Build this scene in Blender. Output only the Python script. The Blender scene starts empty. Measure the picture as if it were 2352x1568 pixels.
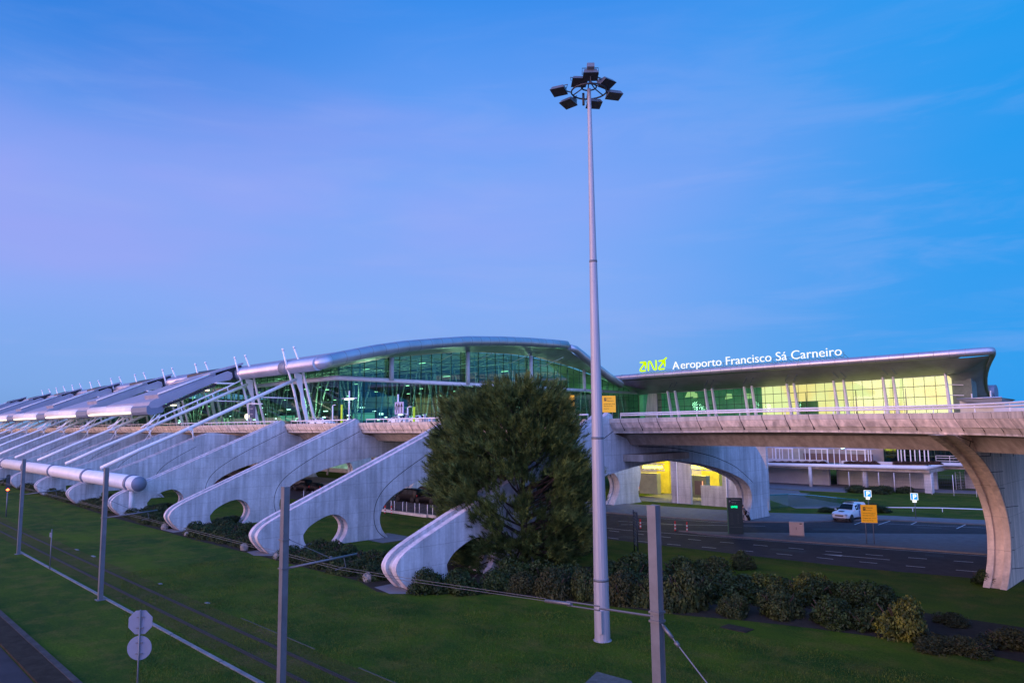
import bpy, math, random
import numpy as np
from mathutils import Vector, Matrix
from mathutils.geometry import tessellate_polygon
rnd = random.Random(7); nrg = np.random.default_rng(11)
sc = bpy.context.scene; col = sc.collection
PI = math.pi; R = math.radians
# ---------- camera, measured from the photograph's two vanishing points ----------
F, CX, CY, H = 1680., 1176., 784., 11.0
YAW, PIT, ROL = R(44.1), math.atan(188 / F), math.atan(.0118)
fw = Vector((-math.cos(YAW) * math.cos(PIT), math.sin(YAW) * math.cos(PIT), math.sin(PIT)))
r0 = Vector((math.sin(YAW), math.cos(YAW), 0.)); u0 = r0.cross(fw)
RV = math.cos(ROL) * r0 - math.sin(ROL) * u0; UV = math.sin(ROL) * r0 + math.cos(ROL) * u0
def ray(px, py): return fw + RV * ((px - CX) / F) + UV * (-(py - CY) / F)
def atz(px, py, z=0.):
    d = ray(px, py); t = (z - H) / d.z; return Vector((d.x * t, d.y * t, z))
def atx(px, py, x):
    d = ray(px, py); t = x / d.x; return Vector((x, d.y * t, H + d.z * t))
def aty(px, py, y):
    d = ray(px, py); t = y / d.y; return Vector((d.x * t, y, H + d.z * t))
# zoomed measuring windows -> photo coordinates
WIN = {'A1': (0, 1300, 1.96), 'A2': (700, 1300, 1.96), 'A3': (1400, 1300, 1.96), 'A4': (2300, 1300, 1.96), 'A5': (3200, 1300, 1.96),
 'B1': (0, 1900, 1.887), 'B2': (900, 1900, 1.887), 'B3': (1800, 1900, 1.887), 'B4': (2600, 1800, 1.6844), 'B5': (3200, 1800, 1.6844),
 'E1': (0, 1500, 3.136), 'E2': (450, 1400, 3.92), 'E3': (900, 1350, 3.92), 'E4': (3250, 1850, 5.2275), 'E5': (2500, 1800, 3.92),
 'E6': (2950, 1750, 3.92), 'E7': (3550, 1600, 3.92), 'E8': (2400, 1350, 3.92), 'E9': (1500, 1550, 5.88), 'F1': (2860, 1960, 7.84), 'F2': (1600, 1950, 2.94),
 'F3': (1150, 1830, 5.88), 'F4': (3700, 1350, 4.48)}
def W(k, x, y):
    a, b, s = WIN[k]; return ((a + x / s) * 2352 / 4096, (b + y / s) * 2352 / 4096)
def gz(k, x, y, z=0.): return atz(*W(k, x, y), z)
def gx(k, x, y, X): return atx(*W(k, x, y), X)
def gy(k, x, y, Y): return aty(*W(k, x, y), Y)

# ---------- mesh builder ----------
class MB:
    def __init__(s): s.v = []; s.f = []; s.sm = []
    def add(s, vs, fs, smooth=False):
        o = len(s.v); s.v += [tuple(v) for v in vs]; s.f += [tuple(i + o for i in f) for f in fs]; s.sm += [smooth] * len(fs); return s
    def box(s, c, d, rot=None):
        c = Vector(c); hx, hy, hz = d[0] / 2, d[1] / 2, d[2] / 2
        vs = [Vector((x, y, z)) for x in (-hx, hx) for y in (-hy, hy) for z in (-hz, hz)]
        if rot is not None: vs = [rot @ v for v in vs]
        return s.add([v + c for v in vs], [(0, 1, 3, 2), (4, 6, 7, 5), (0, 4, 5, 1), (2, 3, 7, 6), (0, 2, 6, 4), (1, 5, 7, 3)])
    def b2(s, a, b): return s.box([(a[i] + b[i]) / 2 for i in range(3)], [abs(a[i] - b[i]) for i in range(3)])
    def tube(s, pts, r, n=10, caps=True, sq=None):
        pts = [Vector(p) for p in pts]; m = len(pts)
        rs = list(r) if hasattr(r, '__len__') else [r] * m
        vs = []; up = None
        for i in range(m):
            t = (pts[min(i + 1, m - 1)] - pts[max(i - 1, 0)]).normalized()
            if up is None:
                up = Vector((0, 0, 1)) if abs(t.z) < .9 else Vector((1, 0, 0))
            a = t.cross(up).normalized(); b = a.cross(t).normalized(); up = b
            for k in range(n):
                q = 2 * PI * (k + (.5 if n == 4 else 0)) / n
                vs.append(pts[i] + a * math.cos(q) * rs[i] + b * math.sin(q) * rs[i] * (sq or 1))
        fs = [(i * n + k, i * n + (k + 1) % n, (i + 1) * n + (k + 1) % n, (i + 1) * n + k) for i in range(m - 1) for k in range(n)]
        s.add(vs, fs, n > 5)
        if caps:
            o = len(s.v) - len(vs)
            s.f += [tuple(o + k for k in reversed(range(n))), tuple(o + (m - 1) * n + k for k in range(n))]; s.sm += [False, False]
        return s
    def lathe(s, prof, c=(0, 0, 0), n=16, ax='z'):
        vs = []
        for (r, z) in prof:
            for k in range(n):
                q = 2 * PI * k / n; p = (r * math.cos(q), r * math.sin(q), z)
                if ax == 'y': p = (p[0], p[2], p[1])
                if ax == 'x': p = (p[2], p[0], p[1])
                vs.append((p[0] + c[0], p[1] + c[1], p[2] + c[2]))
        m = len(prof)
        fs = [(i * n + k, i * n + (k + 1) % n, (i + 1) * n + (k + 1) % n, (i + 1) * n + k) for i in range(m - 1) for k in range(n)]
        s.add(vs, fs, True)
        return s
    def prism(s, poly, fn, t0, t1):
        """poly 2-D outline; fn(u,v,t) -> xyz; solid between t0 and t1"""
        n = len(poly); tri = tessellate_polygon([[Vector((p[0], p[1], 0)) for p in poly]])
        vs = [fn(p[0], p[1], t0) for p in poly] + [fn(p[0], p[1], t1) for p in poly]
        fs = [tuple(reversed(t)) for t in tri] + [tuple(i + n for i in t) for t in tri]
        fs += [(i, (i + 1) % n, (i + 1) % n + n, i + n) for i in range(n)]
        return s.add(vs, fs)
    def grid(s, rows, smooth=True, closed=False):
        m = len(rows); n = len(rows[0]); vs = [p for r in rows for p in r]
        fs = [(i * n + k, i * n + (k + 1) % n, (i + 1) * n + (k + 1) % n, (i + 1) * n + k) for i in range(m - 1) for k in range(n if closed else n - 1)]
        return s.add(vs, fs, smooth)
    def build(s, name, mat, parent=None, bevel=0):
        me = bpy.data.meshes.new(name); me.from_pydata(s.v, [], s.f); me.materials.append(mat)
        me.polygons.foreach_set('use_smooth', s.sm); me.validate(); me.update()
        import bmesh
        bm = bmesh.new(); bm.from_mesh(me); bmesh.ops.recalc_face_normals(bm, faces=bm.faces); bm.to_mesh(me); bm.free()
        o = bpy.data.objects.new(name, me); col.objects.link(o); o.parent = parent
        if bevel:
            b = o.modifiers.new('bevel', 'BEVEL'); b.width = bevel; b.segments = 2; b.limit_method = 'ANGLE'
        return o
def Y3(X): return None
def npmesh(name, verts, faces, mat, parent=None):
    """faces: (n,k) array"""
    me = bpy.data.meshes.new(name); n, k = faces.shape
    me.vertices.add(len(verts)); me.vertices.foreach_set('co', np.asarray(verts, 'f').ravel())
    me.loops.add(n * k); me.loops.foreach_set('vertex_index', faces.astype('i').ravel())
    me.polygons.add(n); me.polygons.foreach_set('loop_start', np.arange(0, n * k, k, dtype='i')); me.polygons.foreach_set('loop_total', np.full(n, k, 'i'))
    me.materials.append(mat); me.update(); me.validate()
    o = bpy.data.objects.new(name, me); col.objects.link(o); o.parent = parent; return o
def tag(o, label=None, cat=None, group=None, kind=None):
    if label: o['label'] = label
    if cat: o['category'] = cat
    if group: o['group'] = group
    if kind: o['kind'] = kind
    return o
def thing(name, loc, label, cat, group=None, rz=0):
    o = bpy.data.objects.new(name, None); col.objects.link(o); o.location = loc; o.rotation_euler = (0, 0, rz)
    o.empty_display_size = .3
    return tag(o, label, cat, group)
def copy_tree(o, parent=None, **kw):
    c = o.copy(); col.objects.link(c); c.parent = parent
    for ch in list(o.children): copy_tree(ch, c)
    for k, v in kw.items(): c[k] = v
    return c
def names(o): return {c.name for c in o.children}
ORD = ['first', 'second', 'third', 'fourth', 'fifth', 'sixth', 'seventh', 'eighth', 'ninth', 'tenth', 'eleventh', 'twelfth', 'thirteenth', 'fourteenth', 'fifteenth', 'sixteenth']

# ---------- materials ----------
def newmat(name):
    m = bpy.data.materials.new(name); m.use_nodes = True; nt = m.node_tree
    return m, nt, nt.nodes['Principled BSDF']
def mat(name, c, rough=.7, metal=0., var=0., vscale=1., bump=0., bscale=20., spec=.5, stretch=(1, 1, 1), coat=0., c2=None, emit=None, es=0.):
    m, nt, b = newmat(name); N = nt.nodes; L = nt.links
    b.inputs['Base Color'].default_value = (*c, 1); b.inputs['Roughness'].default_value = rough; b.inputs['Metallic'].default_value = metal
    b.inputs['Specular IOR Level'].default_value = spec; b.inputs['Coat Weight'].default_value = coat
    if emit: b.inputs['Emission Color'].default_value = (*emit, 1); b.inputs['Emission Strength'].default_value = es
    tc = N.new('ShaderNodeTexCoord'); mp = N.new('ShaderNodeMapping'); mp.inputs['Scale'].default_value = stretch; L.new(tc.outputs['Object'], mp.inputs['Vector'])
    if var or c2:
        n = N.new('ShaderNodeTexNoise'); n.inputs['Scale'].default_value = vscale; n.inputs['Detail'].default_value = 6; n.inputs['Roughness'].default_value = .65
        L.new(mp.outputs[0], n.inputs['Vector'])
        r = N.new('ShaderNodeValToRGB'); e = r.color_ramp.elements
        e[0].position = .32; e[1].position = .68
        if c2: e[0].color = (*c, 1); e[1].color = (*c2, 1)
        else:
            e[0].color = (*[x * (1 - var) for x in c], 1); e[1].color = (*[min(1, x * (1 + var)) for x in c], 1)
        L.new(n.outputs['Fac'], r.inputs['Fac']); L.new(r.outputs['Color'], b.inputs['Base Color'])
    if bump:
        n2 = N.new('ShaderNodeTexNoise'); n2.inputs['Scale'].default_value = bscale; n2.inputs['Detail'].default_value = 5; L.new(mp.outputs[0], n2.inputs['Vector'])
        bp = N.new('ShaderNodeBump'); bp.inputs['Strength'].default_value = bump; bp.inputs['Distance'].default_value = .05
        L.new(n2.outputs['Fac'], bp.inputs['Height']); L.new(bp.outputs['Normal'], b.inputs['Normal'])
    return m
def concrete(name, c, dark=.55, lines=True, axis=(1, 2), lw=2.6, lh=1.35, warm=None, streak=.5):
    """board-marked concrete: large stains, vertical streaks, casting joints; axis = the two world axes of the face"""
    m, nt, b = newmat(name); N = nt.nodes; L = nt.links
    b.inputs['Roughness'].default_value = .85; b.inputs['Specular IOR Level'].default_value = .25
    g = N.new('ShaderNodeNewGeometry'); sep = N.new('ShaderNodeSeparateXYZ'); L.new(g.outputs['Position'], sep.inputs[0])
    n1 = N.new('ShaderNodeTexNoise'); n1.inputs['Scale'].default_value = .35; n1.inputs['Detail'].default_value = 7; n1.inputs['Roughness'].default_value = .6; L.new(g.outputs['Position'], n1.inputs['Vector'])
    mp = N.new('ShaderNodeMapping'); mp.inputs['Scale'].default_value = (2.2, 2.2, .18); L.new(g.outputs['Position'], mp.inputs['Vector'])
    n2 = N.new('ShaderNodeTexNoise'); n2.inputs['Scale'].default_value = 1.; n2.inputs['Detail'].default_value = 5; L.new(mp.outputs[0], n2.inputs['Vector'])
    n3 = N.new('ShaderNodeTexNoise'); n3.inputs['Scale'].default_value = 6.; n3.inputs['Detail'].default_value = 4; L.new(g.outputs['Position'], n3.inputs['Vector'])
    def rampf(src, a, bb, lo, hi):
        r = N.new('ShaderNodeMapRange'); r.inputs['From Min'].default_value = a; r.inputs['From Max'].default_value = bb; r.inputs['To Min'].default_value = lo; r.inputs['To Max'].default_value = hi; L.new(src, r.inputs['Value']); return r.outputs[0]
    def mul(a, bb):
        x = N.new('ShaderNodeMath'); x.operation = 'MULTIPLY'; L.new(a, x.inputs[0]); L.new(bb, x.inputs[1]); return x.outputs[0]
    f = mul(rampf(n1.outputs['Fac'], .3, .62, dark + .12, 1.08), rampf(n2.outputs['Fac'], .35, .65, 1 - streak * .5, 1.08)); f = mul(f, rampf(n3.outputs['Fac'], .3, .7, .92, 1.06))
    if lines:
        cb = N.new('ShaderNodeCombineXYZ'); L.new(sep.outputs[axis[0]], cb.inputs[0]); L.new(sep.outputs[axis[1]], cb.inputs[1])
        bt = N.new('ShaderNodeTexBrick'); bt.offset = 0; bt.inputs['Scale'].default_value = 1; bt.inputs['Brick Width'].default_value = lw; bt.inputs['Row Height'].default_value = lh
        bt.inputs['Mortar Size'].default_value = .018; bt.inputs['Mortar Smooth'].default_value = .3
        bt.inputs['Color1'].default_value = (1, 1, 1, 1); bt.inputs['Color2'].default_value = (.93, .93, .93, 1); bt.inputs['Mortar'].default_value = (.66, .66, .66, 1)
        L.new(cb.outputs[0], bt.inputs['Vector'])
        f = mul(f, bt.outputs['Color'])
    vm = N.new('ShaderNodeVectorMath'); vm.operation = 'SCALE'; vm.inputs[0].default_value = c; L.new(f, vm.inputs['Scale']); L.new(vm.outputs[0], b.inputs['Base Color'])
    bp = N.new('ShaderNodeBump'); bp.inputs['Strength'].default_value = .25; bp.inputs['Distance'].default_value = .04; L.new(f, bp.inputs['Height']); L.new(bp.outputs[0], b.inputs['Normal'])
    return m
def emis(name, c, s, c2=None, sc_=.25):
    m, nt, b = newmat(name); N = nt.nodes; L = nt.links
    N.remove(b); e = N.new('ShaderNodeEmission'); e.inputs['Color'].default_value = (*c, 1); e.inputs['Strength'].default_value = s
    if c2:
        g = N.new('ShaderNodeNewGeometry'); n = N.new('ShaderNodeTexNoise'); n.inputs['Scale'].default_value = sc_; n.inputs['Detail'].default_value = 2; L.new(g.outputs['Position'], n.inputs['Vector'])
        r = N.new('ShaderNodeValToRGB'); r.color_ramp.elements[0].position = .42; r.color_ramp.elements[1].position = .62
        r.color_ramp.elements[0].color = (*c, 1); r.color_ramp.elements[1].color = (*c2, 1); L.new(n.outputs['Fac'], r.inputs['Fac']); L.new(r.outputs[0], e.inputs['Color'])
    L.new(e.outputs[0], N['Material Output'].inputs[0]); return m
def glass(name, tint, refl=.12, rough=.03):
    m, nt, b = newmat(name); N = nt.nodes; L = nt.links; N.remove(b)
    t = N.new('ShaderNodeBsdfTransparent'); t.inputs[0].default_value = (*tint, 1)
    g = N.new('ShaderNodeBsdfGlossy'); g.inputs['Color'].default_value = (.8, .95, .95, 1); g.inputs['Roughness'].default_value = rough
    lw = N.new('ShaderNodeLayerWeight'); lw.inputs['Blend'].default_value = .35
    mr = N.new('ShaderNodeMapRange'); mr.inputs['To Min'].default_value = refl; mr.inputs['To Max'].default_value = .12 if refl < .04 else .25; L.new(lw.outputs['Fresnel'], mr.inputs['Value'])
    mx = N.new('ShaderNodeMixShader'); L.new(mr.outputs[0], mx.inputs[0]); L.new(t.outputs[0], mx.inputs[1]); L.new(g.outputs[0], mx.inputs[2])
    L.new(mx.outputs[0], N['Material Output'].inputs[0]); return m
def grass_mat(name, a, b_, c):
    m, nt, b = newmat(name); N = nt.nodes; L = nt.links; b.inputs['Roughness'].default_value = .9; b.inputs['Specular IOR Level'].default_value = .1
    g = N.new('ShaderNodeNewGeometry')
    def nz(s, d=5, sx=1, sy=1):
        mp = N.new('ShaderNodeMapping'); mp.inputs['Scale'].default_value = (sx, sy, 1); L.new(g.outputs['Position'], mp.inputs[0])
        n = N.new('ShaderNodeTexNoise'); n.inputs['Scale'].default_value = s; n.inputs['Detail'].default_value = d; n.inputs['Roughness'].default_value = .7; L.new(mp.outputs[0], n.inputs['Vector']); return n.outputs['Fac']
    r = N.new('ShaderNodeValToRGB'); e = r.color_ramp.elements; e[0].position = .36; e[1].position = .66; e[0].color = (*a, 1); e[1].color = (*b_, 1)
    L.new(nz(.14, 4, .7, 1.5), r.inputs['Fac'])
    r2 = N.new('ShaderNodeMapRange'); r2.inputs['From Min'].default_value = .48; r2.inputs['From Max'].default_value = .72; L.new(nz(.5, 6), r2.inputs['Value'])
    mx = N.new('ShaderNodeMix'); mx.data_type = 'RGBA'; L.new(r2.outputs[0], mx.inputs['Factor']); L.new(r.outputs[0], mx.inputs['A']); mx.inputs['B'].default_value = (*c, 1)
    r3 = N.new('ShaderNodeMapRange'); r3.inputs['From Min'].default_value = .3; r3.inputs['From Max'].default_value = .7; r3.inputs['To Min'].default_value = .55; r3.inputs['To Max'].default_value = 1.5; L.new(nz(9, 6), r3.inputs['Value'])
    vm = N.new('ShaderNodeVectorMath'); vm.operation = 'SCALE'; L.new(mx.outputs['Result'], vm.inputs[0]); L.new(r3.outputs[0], vm.inputs['Scale']); L.new(vm.outputs[0], b.inputs['Base Color'])
    bp = N.new('ShaderNodeBump'); bp.inputs['Strength'].default_value = .8; bp.inputs['Distance'].default_value = .06; L.new(nz(14, 5), bp.inputs['Height']); L.new(bp.outputs[0], b.inputs['Normal'])
    return m
def leaf_mat(name, a, b_, s=1.2, rough=.6):
    m, nt, b = newmat(name); N = nt.nodes; L = nt.links; b.inputs['Roughness'].default_value = rough; b.inputs['Specular IOR Level'].default_value = .25
    g = N.new('ShaderNodeNewGeometry'); n = N.new('ShaderNodeTexNoise'); n.inputs['Scale'].default_value = s; n.inputs['Detail'].default_value = 3; L.new(g.outputs['Position'], n.inputs['Vector'])
    r = N.new('ShaderNodeValToRGB'); e = r.color_ramp.elements; e[0].position = .38; e[1].position = .64; e[0].color = (*a, 1); e[1].color = (*b_, 1); L.new(n.outputs['Fac'], r.inputs['Fac'])
    rr = N.new('ShaderNodeMapRange'); rr.inputs['To Min'].default_value = .6; rr.inputs['To Max'].default_value = 1.5; L.new(g.outputs['Random Per Island'], rr.inputs['Value'])
    vm = N.new('ShaderNodeVectorMath'); vm.operation = 'SCALE'; L.new(r.outputs[0], vm.inputs[0]); L.new(rr.outputs[0], vm.inputs['Scale']); L.new(vm.outputs[0], b.inputs['Base Color'])
    b.inputs['Subsurface Weight'].default_value = 0
    return m
M = dict(
 conc=concrete('board_marked_concrete', (.57, .57, .60), .68),
 ridge=concrete('glow_tinted_concrete_edge', (.62, .56, .62), .78, lines=False),  # paler, pinker copy of the buttress concrete with the dusk glow in its colour
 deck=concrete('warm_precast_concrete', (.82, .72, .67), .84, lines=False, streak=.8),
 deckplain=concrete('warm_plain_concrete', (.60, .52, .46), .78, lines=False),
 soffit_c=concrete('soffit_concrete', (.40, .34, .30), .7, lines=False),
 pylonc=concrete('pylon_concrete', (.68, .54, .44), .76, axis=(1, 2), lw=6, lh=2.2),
 panel=concrete('paneled_concrete', (.55, .50, .50), .65, axis=(0, 2), lw=5, lh=1.1),
 joint=mat('shadow_joint', (.06, .055, .06), .9),
 white=mat('white_painted_steel', (.80, .76, .80), .38, var=.06, vscale=.7, spec=.5),
 tubewhite=mat('satin_white_tube', (.80, .74, .76), .34, var=.08, vscale=.4, spec=.6),
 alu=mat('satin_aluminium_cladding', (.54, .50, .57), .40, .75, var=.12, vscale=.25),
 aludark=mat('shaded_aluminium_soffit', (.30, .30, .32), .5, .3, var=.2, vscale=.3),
 greycap=mat('grey_cladding', (.17, .20, .28), .5, .3, var=.08),
 roofgrey=mat('roof_membrane_lavender_grey', (.33, .32, .40), .5, .25, var=.08, vscale=.3),
 steel=mat('galvanised_steel', (.15, .155, .18), .5, .35, var=.15, vscale=2),
 mast=mat('galvanised_mast', (.34, .33, .38), .5, .25, var=.10, vscale=1.5, stretch=(4, 4, .3)),
 darksteel=mat('dark_steel', (.05, .05, .06), .5, .5, var=.2),
 slab=mat('weathered_slab', (.10, .105, .10), .9, var=.3, vscale=3, spec=.15, bump=.3), edging=mat('mossy_edging', (.055, .062, .04), .9),
 cable=mat('cable_metal', (.16, .16, .18), .5, .5),
 patch=mat('asphalt_patch', (.030, .029, .036), .8, var=.2, vscale=2, bump=.3, bscale=40),
 oldkerb=mat('old_dark_kerb', (.07, .065, .065), .9, spec=.1, var=.3, vscale=2), duct=mat('duct_cover', (.17, .18, .20), .85, var=.25, vscale=1.5),
 asphalt=mat('asphalt', (.056, .050, .056), .9, spec=.15, var=.22, vscale=.9, bump=.35, bscale=40),
 road2=mat('worn_asphalt', (.040, .038, .046), .85, spec=.2, var=.25, vscale=.5, bump=.3, bscale=40),
 paving=mat('grey_paving', (.165, .16, .175), .85, spec=.2, var=.15, vscale=1.3, bump=.3, bscale=30),
 kerb=mat('kerb_stone', (.26, .25, .27), .8, var=.15, vscale=2),
 line=mat('road_paint', (.52, .52, .56), .6, var=.25, vscale=6),
 soil=mat('bed_soil', (.040, .032, .024), .95, spec=.1, var=.3, vscale=2, bump=.5, bscale=25),
 grass=grass_mat('lawn_grass', (.022, .056, .006), (.070, .108, .006), (.110, .096, .018)),
 grass2=grass_mat('tram_bed_grass', (.045, .060, .008), (.075, .075, .012), (.11, .075, .03)),
 black=mat('black_rubber', (.02, .02, .02), .8),
 rail=mat('rail_steel', (.022, .020, .016), .8, .0, var=.3, vscale=4),
 bark=mat('pine_bark', (.055, .035, .028), .95, var=.4, vscale=5, bump=.8, bscale=12),
 stone=mat('pale_boulder', (.20, .18, .17), .9, var=.25, vscale=3, bump=.6, bscale=9),
 wall=mat('white_render_wall', (.56, .52, .54), .8, var=.10, vscale=.6),
 greenwin=glass('green_curtain_glass', (.36, .70, .60), .03),
 clear=glass('clear_glass', (.55, .72, .70), .10),
 mull=mat('dark_green_mullion', (.02, .06, .05), .5, .3),
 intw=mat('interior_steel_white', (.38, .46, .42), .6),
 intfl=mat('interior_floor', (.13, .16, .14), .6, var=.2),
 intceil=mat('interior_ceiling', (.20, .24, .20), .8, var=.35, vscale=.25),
 paint_white=mat('white_car_paint', (.70, .72, .78), .25, coat=.8, spec=.5),
 paint_black=mat('black_car_paint', (.008, .008, .010), .35, coat=0, spec=.12),
 carglass=mat('dark_car_glass', (.012, .018, .020), .25, spec=.2),
 rubber=mat('tyre_rubber', (.018, .018, .018), .85),
 rim=mat('alloy_rim', (.45, .45, .48), .35, .8),
 yellow=mat('yellow_sign_face', (.85, .42, .01), .5, emit=(.9, .42, .0), es=.18),
 blueface=mat('blue_sign_face', (.0, .25, .75), .5, emit=(0, .35, 1.), es=.75),
 blackink=mat('black_lettering', (.02, .02, .02), .7),
 signgrey=mat('sign_back_grey', (.20, .22, .30), .5, .2, var=.08, vscale=2),
 darkgreen=mat('dark_green_panel', (.012, .035, .035), .45),
 red=mat('red_band', (.55, .03, .03), .6), wband=mat('white_band', (.75, .75, .75), .6),
 stonebox=mat('beige_cabinet', (.55, .45, .42), .7, var=.06),
 brown=mat('brown_screen', (.22, .13, .12), .8, var=.1),
 skin=mat('skin', (.50, .30, .24), .6), hair=mat('dark_hair', (.02, .015, .012), .7), cloth_g=mat('grey_jacket', (.12, .12, .13), .9), cloth_b=mat('black_coat', (.012, .012, .014), .9),
 lampw=emis('lamp_white', (.75, 1., .86), 7.), lampg=emis('lamp_green_white', (.60, 1., .60), 3.),
 striplight=emis('warm_strip_light', (1., .93, .70), 2.2), sodium=emis('yellow_lamp', (1., .85, .08), 7.),
 letter=emis('white_letter', (1, 1, 1), 1.15), lime=emis('lime_letter', (.62, 1., 0.), 1.15),
 redlamp=emis('red_lamp', (1., .12, .03), 9.), greenled=emis('green_led', (.0, .95, .35), 1.6), wemit=emis('white_sign_mark', (1, 1, 1), 1.2),
 yellowroom=emis('lit_yellow_room', (.90, .93, .50), 1.12, (1., .78, .34), .12), limepost=mat('lime_post', (.45, .60, .02), .5, emit=(.5, .8, 0), es=.25),
)
# ---------- camera ----------
cam = bpy.data.cameras.new('camera'); co = bpy.data.objects.new('camera', cam); col.objects.link(co); sc.camera = co
cam.sensor_width = 36; cam.lens = 36 * F / 2352; cam.clip_end = 3000; cam.clip_start = .3
co.matrix_world = Matrix(((RV.x, UV.x, -fw.x, 0), (RV.y, UV.y, -fw.y, 0), (RV.z, UV.z, -fw.z, H), (0, 0, 0, 1)))
# ---------- dusk sky ----------
w = bpy.data.worlds.new('World'); sc.world = w; w.use_nodes = True; nt = w.node_tree; N = nt.nodes; L = nt.links; bg = N['Background']
SUN_EL, SUN_AZ = R(9), Vector((-.25, -1, 0)).normalized()
tc = N.new('ShaderNodeTexCoord'); nv = N.new('ShaderNodeVectorMath'); nv.operation = 'NORMALIZE'; L.new(tc.outputs['Generated'], nv.inputs[0])
sp = N.new('ShaderNodeSeparateXYZ'); L.new(nv.outputs[0], sp.inputs[0])
def wdot(v):
    d = N.new('ShaderNodeVectorMath'); d.operation = 'DOT_PRODUCT'; L.new(nv.outputs[0], d.inputs[0]); d.inputs[1].default_value = v; return d.outputs['Value']
def wmr(src, a, b, lo=0, hi=1, smooth=True):
    r = N.new('ShaderNodeMapRange'); r.interpolation_type = 'SMOOTHSTEP' if smooth else 'LINEAR'
    for k, v in (('From Min', a), ('From Max', b), ('To Min', lo), ('To Max', hi)): r.inputs[k].default_value = v
    L.new(src, r.inputs['Value']); return r.outputs[0]
def wmix(f, a, b):
    m = N.new('ShaderNodeMix'); m.data_type = 'RGBA'; L.new(f, m.inputs['Factor'])
    for k, v in (('A', a), ('B', b)):
        if isinstance(v, tuple): m.inputs[k].default_value = (*v, 1)
        else: L.new(v, m.inputs[k])
    return m.outputs['Result']
def wmath(op, a, b):
    m = N.new('ShaderNodeMath'); m.operation = op
    for i, v in enumerate((a, b)):
        if isinstance(v, (int, float)): m.inputs[i].default_value = v
        else: L.new(v, m.inputs[i])
    return m.outputs[0]
rp = N.new('ShaderNodeValToRGB'); L.new(sp.outputs[2], rp.inputs['Fac']); el = rp.color_ramp.elements
stops = [(0, (.15, .32, .66)), (.05, (.19, .38, .80)), (.16, (.22, .40, .90)), (.30, (.19, .38, .92)), (.42, (.115, .33, .90)), (.54, (.025, .25, .82)), (.75, (.012, .16, .66))]
el[0].position, el[1].position = 0, .75
for p, c in stops[1:-1]: el.new(p).color = (*c, 1)
el[0].color = (*stops[0][1], 1); el[-1].color = (*stops[-1][1], 1)
right = wmr(wdot(tuple(RV)), .02, .60)
c1 = wmix(right, rp.outputs['Color'], (.004, .31, .84))
mp = N.new('ShaderNodeMapping'); mp.inputs['Scale'].default_value = (1.1, 1.1, 4.2); mp.inputs['Rotation'].default_value = (.25, .12, 0); L.new(nv.outputs[0], mp.inputs[0])
nz = N.new('ShaderNodeTexNoise'); nz.inputs['Scale'].default_value = 1.25; nz.inputs['Detail'].default_value = 4; nz.inputs['Roughness'].default_value = .5; L.new(mp.outputs[0], nz.inputs['Vector'])
pk = wmath('MULTIPLY', wmr(nz.outputs['Fac'], .38, .62), wmath('MULTIPLY', wmr(sp.outputs[2], .06, .20), wmr(sp.outputs[2], .60, .36)))
pk = wmath('MULTIPLY', pk, wmr(wdot(tuple(RV)), .50, -.30, .15, 1.))
c2_ = wmix(wmath('MULTIPLY', pk, .46), c1, (.36, .38, .91))
# rosy veil low on the left, as in the belt above the horizon
lv = wmath('MULTIPLY', wmr(wdot(tuple(RV)), -.15, -.55), wmath('MULTIPLY', wmr(sp.outputs[2], .10, .24), wmr(sp.outputs[2], .46, .28)))
c2_ = wmix(wmath('MULTIPLY', lv, .22), c2_, (.42, .33, .84))
lc = wmath('MULTIPLY', wmr(wdot(tuple(RV)), -.05, -.50), wmr(sp.outputs[2], .28, .50)); c2_ = wmix(wmath('MULTIPLY', lc, .9), c2_, (.012, .20, .72))
mp2 = N.new('ShaderNodeMapping'); mp2.inputs['Scale'].default_value = (2.2, 2.2, 14); mp2.inputs['Rotation'].default_value = (.18, -.10, .3); L.new(nv.outputs[0], mp2.inputs[0])
nz2 = N.new('ShaderNodeTexNoise'); nz2.inputs['Scale'].default_value = 1.6; nz2.inputs['Detail'].default_value = 7; nz2.inputs['Roughness'].default_value = .6; nz2.inputs['Distortion'].default_value = .6; L.new(mp2.outputs[0], nz2.inputs['Vector'])
c2_ = wmix(wmath('MULTIPLY', wmath('MULTIPLY', wmr(nz2.outputs['Fac'], .46, .72), wmr(sp.outputs[2], .60, .30)), .20), c2_, (.34, .44, .88))
# unseen sky behind camera: blue part brightened as added fill, pink towards the sunset
back = wmr(wdot(tuple(Vector((fw.x, fw.y, 0)).normalized())), .15, -.8)
south = wmath('MULTIPLY', wmr(wdot(tuple(Vector((-.45, -1, .05)).normalized())), .35, .95), wmr(sp.outputs[2], .75, .15))
c3 = wmix(south, wmix(back, c2_, (.25, .36, .92)), (1., .56, .60))
sky = N.new('ShaderNodeTexSky'); sky.sky_type = 'NISHITA'; sky.sun_disc = False; sky.sun_elevation = SUN_EL; sky.sun_rotation = math.atan2(SUN_AZ.x, SUN_AZ.y)
sm = N.new('ShaderNodeVectorMath'); sm.operation = 'SCALE'; sm.inputs['Scale'].default_value = .006; L.new(sky.outputs[0], sm.inputs[0])
ad = N.new('ShaderNodeVectorMath'); ad.operation = 'ADD'; L.new(c3, ad.inputs[0]); L.new(sm.outputs[0], ad.inputs[1]); L.new(ad.outputs[0], bg.inputs['Color'])
L.new(wmath('ADD', 1.0, wmath('ADD', wmath('MULTIPLY', back, 1.75), wmath('MULTIPLY', south, 1.25))), bg.inputs['Strength'])
sd = bpy.data.lights.new('sun', 'SUN'); sd.energy = .55; sd.angle = R(22); sd.color = (1., .72, .66)
so = bpy.data.objects.new('sun', sd); col.objects.link(so)
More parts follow.
